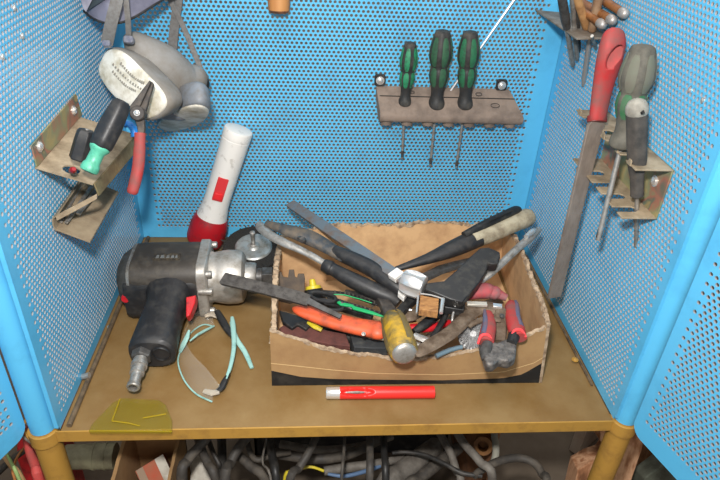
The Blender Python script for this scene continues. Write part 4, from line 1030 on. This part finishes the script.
# both meshes are placed in world space: hd is a child of bf
dg_ = bpy.context.evaluated_depsgraph_get(); me2 = bpy.data.meshes.new_from_object(hd.evaluated_get(dg_))
hd.modifiers.clear(); hd.data = me2; bpy.data.objects.remove(co_, do_unlink=True)
mb = MB(); mb.tube([at(597,122,x=xf), at(597.2,116,x=xf)], m(10.5,T0), 20, up=V((.25,-1,0)), flat=.75); mb.build('ferrule', mat('dark_red_ferrule', (130,44,40), .5), bf)

# dusty grey and green screwdriver
A_ = V(at(621,147,x=.2560)); B_ = at(644,45,x=.2525)
gs = thing('screwdriver', 'large dusty grey and green screwdriver hanging in the right comb bracket', 'screwdriver', A_)
ax = B_-A_
DGR = mat('dusty_grey_handle', (98,94,84), .65, 0, (70,68,62), .45, 50)
handle_driver(gs, frame(A_, ax, (1,.3,0)), ax.length, .0152, True, (DGR, mat('dusty_green', (48,102,66), .6, 0, (70,96,72), .4, 70)), upper=mat('faint_green', (98,102,88), .65, 0, (100,96,86), .5, 50), rot=.5)
T_ = at(598,240,x=.2515)
mb = MB(); mb.tube([A_+ax*.02, T_+(A_-T_)*.06, T_], [.0026,.0026,.0026], 12); b = mb.build('blade', STEEL, gs)
mb = MB(); mb.tube([T_+(A_-T_)*.13, T_+(A_-T_)*.03, T_], [.0027,.0030,.0008], 10, flat=.8); mb.build('tip', DSTEEL, b)
# smaller dark screwdriver in front
A_ = at(637,196,y=.060); B_ = at(637,99,y=.062)
s2 = thing('screwdriver', 'small dark grey screwdriver with a rounded pale end, nearest in the right comb bracket', 'screwdriver', A_)
ax = B_-A_; L_ = ax.length; k = lambda px: m(px, A_); M = frame(A_, ax, (1,0,0))
mb = MB(M); mb.lathe([(0,k(5)),(.001,k(6.4)),(L_*.22,k(6.6)),(L_*.30,k(8)),(L_*.38,k(9)),(L_*.7,k(9.6)),(L_*.86,k(9.8)),(L_*.885,k(9.6))], 32, lambda a, z: 1+.03*math.cos(6*a)); mb.build('handle', mat('dark_grey_handle', (86,80,74), .6, 0, (56,54,52), .5, 50), s2)
mb = MB(M); mb.lathe([(L_*.865,k(9.9)),(L_*.88,k(10.4)),(L_*.93,k(10)),(L_*.975,k(7.6)),(L_,k(3)),(L_+.0003,.0003)], 32); ec = mb.build('end_cap', mat('pale_dusty_cap', (150,146,136), .6, 0, (110,106,98), .4, 60), s2)
mb = MB(); mb.trace([(642,112),(644,110),(645,113),(643,114)], A_.lerp(B_,.93)+V((0,-.0125,.002)), (0,-.85,.5), .003); mb.build('cap_hole', NEARBLACK, ec)
T_ = at(636,251,y=.066); mb = MB(); mb.tube([A_+ax*.02, T_+(A_-T_)*.1, T_], [.0021,.0021,.0012], 10); mb.build('blade', STEEL, s2)

# ================================================================== top right shelf plate with punches and hammers
zs = .349
a = at(535,9,z=zs); b = at(577,38,z=zs); c = at(603,37.5,z=zs); d = V((h-.001, c.y-.012, zs)); e = V((h-.001, .352, zs))
tp_ = thing('shelf_plate', 'grey dusty steel plate fixed high on the right panel near the corner', 'bracket', (h,.28,zs))
a2 = V((a.x+.003, min(a.y+.02, D-.004), zs))
mb = MB(); poly = [a, b, c, d, e, a2]; mb.loft([[V(p)-V((0,0,.0022)) for p in poly], [V(p) for p in poly]]); mb.build('plate', SHELFST, tp_, bev=.0004)
def punch(lab, name, cat, top, bot, zt_, zb_, rt, rb_, ma_top, ma_bot, group='punches in the top right plate'):
    A_ = at(*top, z=zt_); B_ = at(*bot, z=zb_); o = thing(name, lab, cat, B_, group)
    Cc = A_.lerp(B_, (zt_-zs)/(zt_-zb_))
    mb = MB(); mb.tube([A_, Cc+(A_-Cc)*.25, Cc+(A_-Cc)*.05], [m(rt,A_), m(rt,Cc), m(rt*.8,Cc)], 12); mb.build('handle', ma_top, o)
    mb = MB(); mb.tube([Cc+(A_-Cc)*.08, B_+(Cc-B_)*.15, B_], [m(rb_,Cc), m(rb_,B_), m(rb_*.6,B_)], 10); mb.build('shank', ma_bot, o)
punch('dark handled punch at the left end of the top right plate', 'punch', 'punch', (560,-14), (573,66), .40, .300, 4.6, 2.6, DSTEEL, STEEL)
punch('thin steel drift just right of the dark handled punch', 'drift', 'punch', (571,-14), (577,60), .40, .307, 2.6, 2.6, STEEL, STEEL)
punch('thin grey steel rod in the middle of the top right plate', 'drift', 'punch', (577,-14), (579,52), .40, .315, 2.2, 2, DSTEEL, DSTEEL)
punch('bright long scriber hanging below the top right plate', 'scriber', 'scriber', (597,-12), (583,86), .395, .282, 2.5, 2.6, STEEL, mat('satin_steel_rod', (176,174,172), .35, .7))
punch('small steel nail leaning beside the long scriber', 'nail', 'nail', (592,36), (597,51), .352, .325, 1.6, 1.6, STEEL, STEEL)
def wood_handle(lab, a, b, ra, rb_, ma, marks=0):
    A_ = at(a[0], a[1], z=a[2]); B_ = at(b[0], b[1], z=b[2]); o = thing('wooden_handled_tool', lab, 'tool handle', B_, 'wooden handles on the top right plate')
    mb = MB(); mb.tube([A_, A_.lerp(B_,.6), A_.lerp(B_,.97), B_], [m(ra,A_), m((ra+rb_)/2,A_), m(rb_,B_), m(rb_*.8,B_)], 14); w_ = mb.build('handle', ma, o)
    if marks:
        mb = MB(); ax = B_-A_; s = ax.cross(FW).normalized()
        for i in range(marks):
            P = A_.lerp(B_, .42+.11*i)-FW*m(ra*.98, A_); mb.M = frame(P, -FW, s); r = m(1.7, P)
            mb.loft([[(r*math.cos(t)*f_, r*math.sin(t)*f_*.8, z_) for t in [2*PI*j/12 for j in range(12)]] for f_, z_ in ((1,-.001),(1,.0003),(.55,.0003),(.55,-.001))], closed=True)
        mb.build('stamped_marks', mat('stamp_ink', (70,46,30), .7), w_)
wood_handle('pale wooden handle with dark stamped marks on the top right plate', (573,-14,.40), (587,28,.351), 4.6, 4.2, mat('pale_wood', (196,150,100), .6, 0, (150,104,66), .4, 80), 5)
wood_handle('plain brown wooden handle standing in front on the top right plate', (601,-14,.40), (592,31,.3505), 5, 4.4, mat('brown_wood', (150,122,96), .6, 0, (110,80,56), .45, 60))
def hammer(lab, a, b, r, hr):
    A_ = at(a[0], a[1], x=a[2]); B_ = at(b[0], b[1], x=b[2]); o = thing('ball_hammer', lab, 'hammer', A_.lerp(B_,.5), 'round ended rods on the top right plate')
    ax = (B_-A_).normalized()
    mb = MB(); mb.tube([A_, B_-ax*.006], [m(r*.9,A_), m(r,B_)], 16); mb.build('shaft', mat('varnished_wood', (142,92,52), .45, 0, (96,60,36), .4, 60), o)
    mb = MB(frame(B_-ax*.008, ax)); R_ = m(hr, B_); mb.lathe([(0,R_*.9),(.001,R_),(.006,R_),(.009,R_*.88),(.011,R_*.6),(.0118,R_*.1)], 20); mb.build('steel_end', mat('pale_steel_end', (170,164,160), .45, .5), o)
hammer('upper brown rod with a round steel end lying on the top right plate', (584,-12,.281), (625,14,.284), 4.3, 5.2)
hammer('lower brown rod with a round steel end lying on the top right plate', (574,-2,.274), (613,20.5,.279), 4.2, 5)
hammer('small rod end, lowest of three round steel ends on the top right plate', (584,12,.266), (603,25,.274), 4, 4.8)
# ================================================================== below and beside the shelf
def hose(name, lab, cat, lst, ma, n=10, group=None, ends=True):
    """[(px,py,z,r px)]; the last point falls on to the floor"""
    P = [at(a[0], a[1], z=a[2]) for a in lst]; R_ = [m(a[3], p) for a, p in zip(lst, P)]
    if ends:
        e = P[-1]; d_ = (e-P[-2]); d_.z = 0
        P.append(V((e.x+d_.x*.5, e.y+d_.y*.3, -H+.02))); R_.append(R_[-1]); P.append(V((e.x+d_.x*.5+.02, e.y+.06, -H+R_[-1]+.001))); R_.append(R_[-1])
    q = [a[:2]+(max(a[2], -H+a[3]+.0006), a[3]) for a in cr([tuple(p)+(r,) for p, r in zip(P, R_)], 6)]; mb = MB(); mb.tube([V(a[:3]) for a in q], [a[3] for a in q], n)
    return tag(mb.build(name, ma), lab, cat, group or ('hoses and cables under the shelf' if lst[0][0] > 100 else 'cables beside the lower left post'))
# carton box below
pbx = thing('cardboard_box', 'brown open cardboard box on the floor under the left end of the shelf', 'box', (-.19,.20,-H))
zt_ = -.155
def bq(px, py, z=zt_): return at(px, py, z=z)
A_ = bq(126,446); B_ = bq(116,482); C_ = bq(205,446)
x0, x1 = A_.x-.012, A_.x+.165; ya, yb_ = .02, A_.y+.10
def pane(p, q, z0, z1, t, n_in, name, ma, parent):
    p = V(p); q = V(q); n_in = V(n_in)*t; mb = MB(); vs = []
    K = 14
    rings = []
    for i in range(K+1):
        c = p.lerp(q, i/K); zz = z1+random.uniform(-.002,.002)
        rings.append([c+V((0,0,z0)), c+V((0,0,zz)), c+n_in+V((0,0,zz-.001)), c+n_in+V((0,0,z0))])
    mb.loft(rings); return mb.build(name, ma, parent)
X0 = -.272; X1 = -.204; YB = .125
pane((X0,-.02,0), (X0,YB,0), -H+.0005, -.128, .004, (1,0,0), 'side_wall', CARD, pbx)
pane((X0,YB,0), (X1,YB,0), -H+.0005, -.10, .004, (0,-1,0), 'back_wall', CARD, pbx)
pane((X1,-.02,0), (X1,YB,0), -H+.0005, -.135, .004, (-1,0,0), 'side_wall', CARD, pbx)
pane((X0,-.02,0), (X1,-.02,0), -H+.0005, -.22, .004, (0,1,0), 'front_wall', CARD, pbx)
mb = MB(); mb.box(((X0+X1)/2,(YB-.02)/2,-H+.002),(X1-X0-.004,YB+.014,.003)); mb.build('box_bottom', CARD, pbx)
# red and white carton standing tilted inside
rc = thing('printed_carton', 'red and white printed carton standing corner up in the lower cardboard box', 'carton', at(165,475,z=-.2))
c0 = at(163,454,z=-.160); 
Mc = frame(c0, (-.15,.25,-1), (.9,-.45,0)); 
e1 = (at(124,478,z=-.172)-c0); e2 = (at(176,482,z=-.185)-c0)
e3 = V((.03,.10,-.02))
def para(o, u, v, w, name, ma, parent):
    mb = MB(); mb.add([o, o+u, o+u+v, o+v, o+w, o+u+w, o+u+v+w, o+v+w], [(3,2,1,0),(4,5,6,7),(0,1,5,4),(1,2,6,5),(2,3,7,6),(3,0,4,7)]); return mb.build(name, ma, parent, bev=.0006)
u1 = e1.normalized(); u2 = e2.normalized(); dn_ = u1.cross(u2).normalized(); dn_ = dn_ if dn_.z < 0 else -dn_
para(c0, u1*.038, u2*.045, dn_*.10, 'carton_body', PRINT, rc)
off_ = -dn_*.0004
para(c0+off_, u1*.012, u2*.045, dn_*.0006, 'white_band', PWHITE, rc)
para(c0+off_+u1*.028, u1*.009, u2*.045, dn_*.0006, 'grey_band', mat('carton_grey', (150,128,108), .8), rc)
# whitish box right of it
tag(ptrace(None, 'paper_packet', [(192,452),(204,458),(214,474),(222,492),(189,492),(191,470)], -.185, .02, PWHITE, .0008, (0,-.5,.85)), 'whitish paper packet under the shelf behind the dark hoses', 'packet')
# cream corrugated tube
ct = thing('cream_hose', 'cream plastic pipe with rings lying under the left end of the shelf', 'pipe', at(90,458,z=-.24))
P = at(66,457,z=-.20); Q = at(116,455,z=-.20); Q.y = P.y; Q.z = P.z; rr_ = m(13, P)
mb = MB(frame(P, Q-P)); LL = (Q-P).length; mb.lathe([(0,rr_*.5),(0,rr_*.93),(LL*.45,rr_*.95),(LL*.55,rr_),(LL*.56,rr_*1.04),(LL*.60,rr_*1.04),(LL*.61,rr_),(LL*.78,rr_),(LL*.79,rr_*1.05),(LL*.83,rr_*1.05),(LL*.84,rr_),(LL,rr_),(LL,rr_*.5)], 28); mb.build('pipe', CREAMT, ct)
# dark crate added to fill the dark behind the hoses
cr_ = thing('dark_backdrop', 'added dark crate on the floor behind the hoses under the shelf', 'backdrop', (.03,.3,-H))
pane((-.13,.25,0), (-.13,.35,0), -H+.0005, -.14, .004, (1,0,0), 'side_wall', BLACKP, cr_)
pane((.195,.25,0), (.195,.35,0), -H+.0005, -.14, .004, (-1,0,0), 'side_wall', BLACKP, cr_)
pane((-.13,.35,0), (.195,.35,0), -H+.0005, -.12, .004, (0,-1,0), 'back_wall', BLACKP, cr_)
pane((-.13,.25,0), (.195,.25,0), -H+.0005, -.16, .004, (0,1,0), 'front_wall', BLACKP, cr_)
hose('hose', 'thick dark hose curving down in front of the paper packet', 'hose', [(208,436,-.10,5),(198,448,-.11,5),(188,460,-.12,5.2),(182,482,-.14,5.4)], HOSE)
hose('hose', 'dark hose slanting right across the whitish packet', 'hose', [(196,430,-.12,4.2),(201,448,-.12,4.2),(208,464,-.12,4.4),(217,486,-.14,4.6)], HOSE)
hose('hose', 'thin dark cable beside the slanting hose near the packet', 'cable', [(206,432,-.14,2.5),(212,450,-.14,2.5),(220,466,-.15,2.5),(228,486,-.16,2.5)], HOSEB)
hose('hose', 'thick dark hose leaning left under the shelf, left of the thin wire', 'hose', [(252,432,-.11,4.6),(240,446,-.11,4.8),(231,462,-.12,5),(225,486,-.13,5.4)], HOSE)
hose('hose', 'upright black hose behind two crossing hoses left of centre', 'hose', [(221,430,-.17,4.5),(222,450,-.17,4.5),(223,486,-.19,4.5)], HOSEB)
hose('hose', 'bent brown grey cable curving to the left of the thin wire', 'cable', [(246,432,-.14,2.6),(250,452,-.14,2.8),(258,460,-.14,2.8),(272,455,-.145,3),(290,452,-.15,3)], HOSE, ends=False)
hose('hose', 'pale dark hose running to the lower right beside the wire', 'hose', [(238,455,-.15,4.5),(250,466,-.15,4.8),(268,486,-.17,5)], HOSE)
hose('wire', 'thin grey wire hanging down left of the yellow wire', 'wire', [(268,432,-.10,1.1),(264,450,-.10,1.1),(263,464,-.10,1.1),(272,486,-.11,1.2)], HOSEG)
hose('hose', 'black hose dropping just right of the thin grey wire', 'hose', [(268,432,-.13,4),(272,455,-.13,4.2),(277,486,-.14,4.4)], HOSEB)
hose('hose', 'dark hose slanting down beside the yellow wire', 'hose', [(318,432,-.10,3.8),(309,452,-.10,4),(299,468,-.11,4.2),(289,488,-.12,4.4)], HOSE)
hose('hose', 'long brownish hose sagging across under the shelf middle', 'hose', [(268,452,-.17,5),(290,456,-.17,5),(320,459,-.17,5),(350,454,-.17,5),(378,440,-.17,5)], HOSE, ends=False)
hose('hose', 'long dark grey hose high behind the sagging brown hose', 'hose', [(280,444,-.20,4),(320,450,-.20,4),(362,446,-.20,4),(392,436,-.20,4)], HOSEG, ends=False)
hose('wire', 'thin dark cable hanging straight in front of the white sleeve', 'wire', [(345,430,-.09,1.6),(344,450,-.09,1.6),(341,488,-.11,1.7)], HOSE)
hose('hose', 'upright dark hose right of the white sleeve, left of a pair', 'hose', [(370,430,-.10,3.6),(370,450,-.10,3.8),(369,488,-.12,4)], HOSE)
hose('hose', 'upright dark hose right of the white sleeve, right of a pair', 'hose', [(384,430,-.12,3.4),(384,450,-.12,3.4),(385,488,-.14,3.6)], HOSEB)
hose('sleeve', 'pale grey sleeve lying across behind the upright hoses', 'sleeve', [(324,471,-.15,4.5),(345,468,-.15,4.8),(375,464,-.15,4.6),(402,458,-.155,3.4),(410,452,-.16,2)], HOSEG, ends=False)
hose('wire', 'yellow wire curling at the left end of the pale sleeve', 'wire', [(324,471,-.145,1.4),(312,467,-.145,1.5),(303,468,-.145,1.6),(294,473,-.145,1.6),(284,482,-.15,1.6)], YELLOW)
hose('wire', 'blue wire lying just below the pale sleeve', 'wire', [(328,474,-.145,1.6),(345,476,-.145,2),(366,471,-.148,2.2),(380,466,-.15,2)], mat('blue_wire', (84,108,140), .5), ends=False)
hose('hose', 'thick ribbed grey hose slanting right of the upright pair', 'hose', [(436,446,-.17,9),(420,458,-.16,10),(400,474,-.16,11),(384,492,-.17,12)], HOSEG)
hose('hose', 'second grey hose beside the thick ribbed one', 'hose', [(458,448,-.17,6),(440,462,-.16,6),(420,478,-.16,6),(404,494,-.17,6)], HOSE)
hose('cable', 'shiny black cable arching across the grey hoses', 'cable', [(392,453,-.13,2),(405,452,-.13,2.1),(425,455,-.125,2.2),(445,464,-.12,2.3),(462,473,-.12,2.4),(482,476,-.12,2.4)], HOSEB, ends=False)
hose('hose', 'grey hose slanting to the lower right just left of the pipe fitting', 'hose', [(455,430,-.10,4),(466,446,-.10,4.2),(480,462,-.10,4.4),(492,486,-.12,4.6)], HOSEG)
hose('hose', 'dark grey hose crossing under the shiny black cable', 'hose', [(440,434,-.13,4),(450,452,-.13,4),(456,470,-.14,4),(460,488,-.15,4)], HOSEG)
hose('hose', 'brown hose arching to the right in front of the thin board', 'hose', [(474,476,-.12,3.6),(486,467,-.12,4),(503,460,-.12,4),(520,458,-.12,4),(534,463,-.12,4),(542,474,-.13,4),(545,490,-.14,4)], HOSE)
hose('hose', 'short white hose hanging near the orange ring', 'hose', [(494,432,-.13,3.4),(496,450,-.13,3.6),(494,462,-.135,3.8),(490,468,-.14,3.4)], mat('off_white_hose', (150,148,136), .5), ends=False)
# fittings ring
P = at(483,446,z=-.16); mb = MB(frame(P, (-.3,-.7,.5))); mb.lathe([(-.02,.008),(-.02,.013),(0,.013),(.001,.0125),(.001,.0075),(-.015,.007)], 20); tag(mb.build('pipe_fitting', mat('brassy_fitting', (140,96,52), .5, .3, (90,60,40), .4, 60)), 'brownish round pipe fitting beside the short white hose', 'fitting')
# thin board edge and timber on the right
def board(name, lab, corners, depthv, ma, cat='board'):
    a = [at(x, y, z=z) for x, y, z in corners]; mb = MB(); dv = V(depthv); mb.loft([[p+dv for p in a], a]); return tag(mb.build(name, ma, bev=.001), lab, cat)
tb1 = MB(); a = at(522,436,z=-.10); b = at(513,486,z=-.16); b2 = V((b.x,b.y,-H+.001)); 
mb = MB(); dx1 = V((.003,0,0)); dy1 = V((0,.20,0)); ys = [V((a.x+.004,.09,-.09)), V((a.x+.004,.02,-H+.001))]
mb.box((.213,.22,-.235),(.004,.24,.248)); tag(mb.build('thin_board', mat('thin_board_wood', (150,104,72), .8, 0, (110,78,56), .4, 40)), 'thin brown board standing on edge under the right part of the shelf', 'board')
# timber blocks outside right post
def _clamp(mb):
    mb.v = [V((p.x, p.y, max(p.z, -H+.0006))) for p in mb.v]
    return mb
mb = MB()
pt_ = [(612,434),(634,430),(625,452),(612,478),(600,498),(571,498),(580,474),(590,462),(604,459),(608,450),(603,443)]
pt_ = [(600,432),(646,428),(642,450),(625,500),(571,500),(578,470),(592,462),(604,458),(608,452),(606,446),(600,441)]
O_ = at(600,460,y=.10); mb.trace(pt_, O_, (-.1,-1,.35), .035); tag(_clamp(mb).build('timber_offcut', PLANK, bev=.0015), 'reddish rough timber with a knot notch behind the right post', 'timber')
mb = MB(); mb.trace([(618,428),(664,428),(668,450),(662,500),(606,500),(612,470)], at(640,460,y=.16), (.0,-1,.3), .04); tag(_clamp(mb).build('timber_board', mat('brown_timber', (150,108,72), .8, 0, (104,70,46), .5, 30, .3, 90, stretch=(6,6,1)), bev=.0015), 'brown timber board standing between the right post and the right door', 'timber')
mb = MB(); mb.trace([(664,430),(700,440),(700,500),(648,500),(655,462)], at(670,470,y=.20), (.1,-1,.4), .03); tag(_clamp(mb).build('timber_board', mat('pale_brown_timber', (158,122,84), .8, 0, (112,78,50), .5, 26, .3, 90, stretch=(6,6,1)), bev=.0015), 'paler timber board behind the lower corner of the right door', 'timber')
mb = MB(); mb.trace([(645,478),(676,455),(690,462),(712,480),(712,505),(640,505)], at(670,475,y=.10), (.1,-1,.5), .03); tag(_clamp(mb).build('weathered_plank', GPLANK, bev=.0015), 'grey green weathered plank at the lower right below the door', 'timber')
# pile of boards behind the right door and panel, seen through the holes
for i, (xx, yy, hh, w_, ma_, lab) in enumerate(((.50,.30,.42,.20,mat('stack_pale', (196,182,166), .8, 0, (170,140,120), .5, 8),'pale sheet standing upright beyond the right panel'),(.62,.12,.30,.16,mat('stack_brown', (176,140,112), .8, 0, (140,104,80), .5, 8),'brown sheet standing upright beyond the right door'))):
    mb = MB(frame(V((xx,yy,-H+.0005)), (0,0,1), (.8,.6,0))); mb.box((0,0,hh/2),(w_,.018,hh)); tag(mb.build('standing_sheet', ma_, bev=.001), lab, 'sheet')
# left of the trolley: red things and wires
rt_ = thing('red_canister', 'red plastic container on the floor behind the lower left post', 'container', at(40,460,z=-.30))
P = at(32,455,z=-.20); Mr = frame(V((P.x,P.y+.035,-H+.001)), (0,0,1)); mb = MB(Mr); mb.loft([[(x, y, z) for x, y in rrect(w_, d_, .012, 5)] for z, w_, d_ in ((0,.045,.07),(.006,.05,.075),(.150,.05,.075),(.165,.045,.065),(.172,.03,.04))]); mb.build('body', RED, rt_)
mb = MB(Mr); mb.lathe([(.17,.014),(.185,.014),(.187,.012)], 18); mb.build('cap', BLACKP, rt_)
hose('cable', 'dusty red cable running down beside the lower left post', 'cable', [(24,426,-.02,3.2),(26,436,-.04,3.6),(30,452,-.06,4.2),(36,468,-.08,4.6),(42,488,-.10,4.8)], mat('dusty_red_cable', (188,74,70), .5, 0, (150,80,76), .4, 60))
hose('cable', 'pale grey wire looped at the left post collar', 'wire', [(30,424,.0,1.2),(26,424,-.005,1.2),(21,428,-.01,1.3),(22,434,-.015,1.3),(27,440,-.02,1.3),(33,444,-.02,1.2)], HOSEG, ends=False)
hose('cable', 'ochre wire looped behind the left post collar', 'wire', [(26,420,.0,1.4),(24,428,-.01,1.4),(28,437,-.02,1.4),(34,446,-.03,1.4)], OCHRE, ends=False)
hose('cable', 'thin green wire slanting down below the left door', 'wire', [(6,452,-.08,1.4),(12,464,-.09,1.6),(22,486,-.11,1.8)], mat('pale_green_wire', (150,176,112), .5))
hose('cable', 'tan cable beside the green wire at the lower left', 'cable', [(-2,448,-.10,2.4),(10,464,-.11,2.6),(26,488,-.13,3)], mat('tan_cable', (176,140,96), .6))
hose('cable', 'dark brown rod crossing at the lower left corner', 'rod', [(28,448,-.14,3),(14,458,-.14,3.4),(-6,476,-.14,3.6)], HOSE, ends=False)
hose('cable', 'thin orange brown wire between the red cable and the green wire', 'wire', [(26,446,-.10,1.2),(18,456,-.10,1.3),(14,468,-.11,1.3),(18,488,-.12,1.3)], mat('orange_brown_wire', (170,110,60), .5))
# ------------------------------------------------------------------ camera, light, world
cd = bpy.data.cameras.new('camera'); co = bpy.data.objects.new('camera', cd); C.objects.link(co)
R = Matrix((RT, UP, -FW)).transposed().to_4x4(); R.translation = CAM; co.matrix_world = R
cd.sensor_width = 36; cd.lens = F/720*36; cd.clip_start = .01
bpy.context.scene.camera = co
def area(name, P, T, size, power, col=(1,1,1)):
    l = bpy.data.lights.new(name, 'AREA'); l.shape = 'DISK'; l.size = size; l.energy = power; l.color = col
    o = bpy.data.objects.new(name, l); C.objects.link(o)
    M = frame(P, V(P)-V(T)); o.matrix_world = M; return o
area('camera_flash', CAM+UP*.11-RT*.03-FW*.02, V((0,.2,.1)), .05, 7.5, (1,.97,.93))
area('overhead_light', V((-.2,-.4,1.6)), V((0,.2,0)), .9, 9, (1,.98,.95))
area('overhead_light', V((.3,1.0,1.5)), V((0,.9,-H)), .8, 7, (1,.98,.95))  # rear light added to brighten what shows behind the panels
w = bpy.data.worlds.new('world'); bpy.context.scene.world = w; w.use_nodes = True
w.node_tree.nodes['Background'].inputs[0].default_value = (1,.98,.95,1); w.node_tree.nodes['Background'].inputs[1].default_value = .5
# everything stands on the floor at z = 0
for o in list(bpy.data.objects):
    if o.parent is None:
        o.location.z += H
sc = bpy.context.scene
sc.view_settings.view_transform = 'Standard'; sc.view_settings.look = 'None'
sc.view_settings.gamma = 1; sc.view_settings.use_curve_mapping = False; sc.view_settings.exposure = 0.0
sc.cycles.max_bounces = 8; sc.cycles.transparent_max_bounces = 8
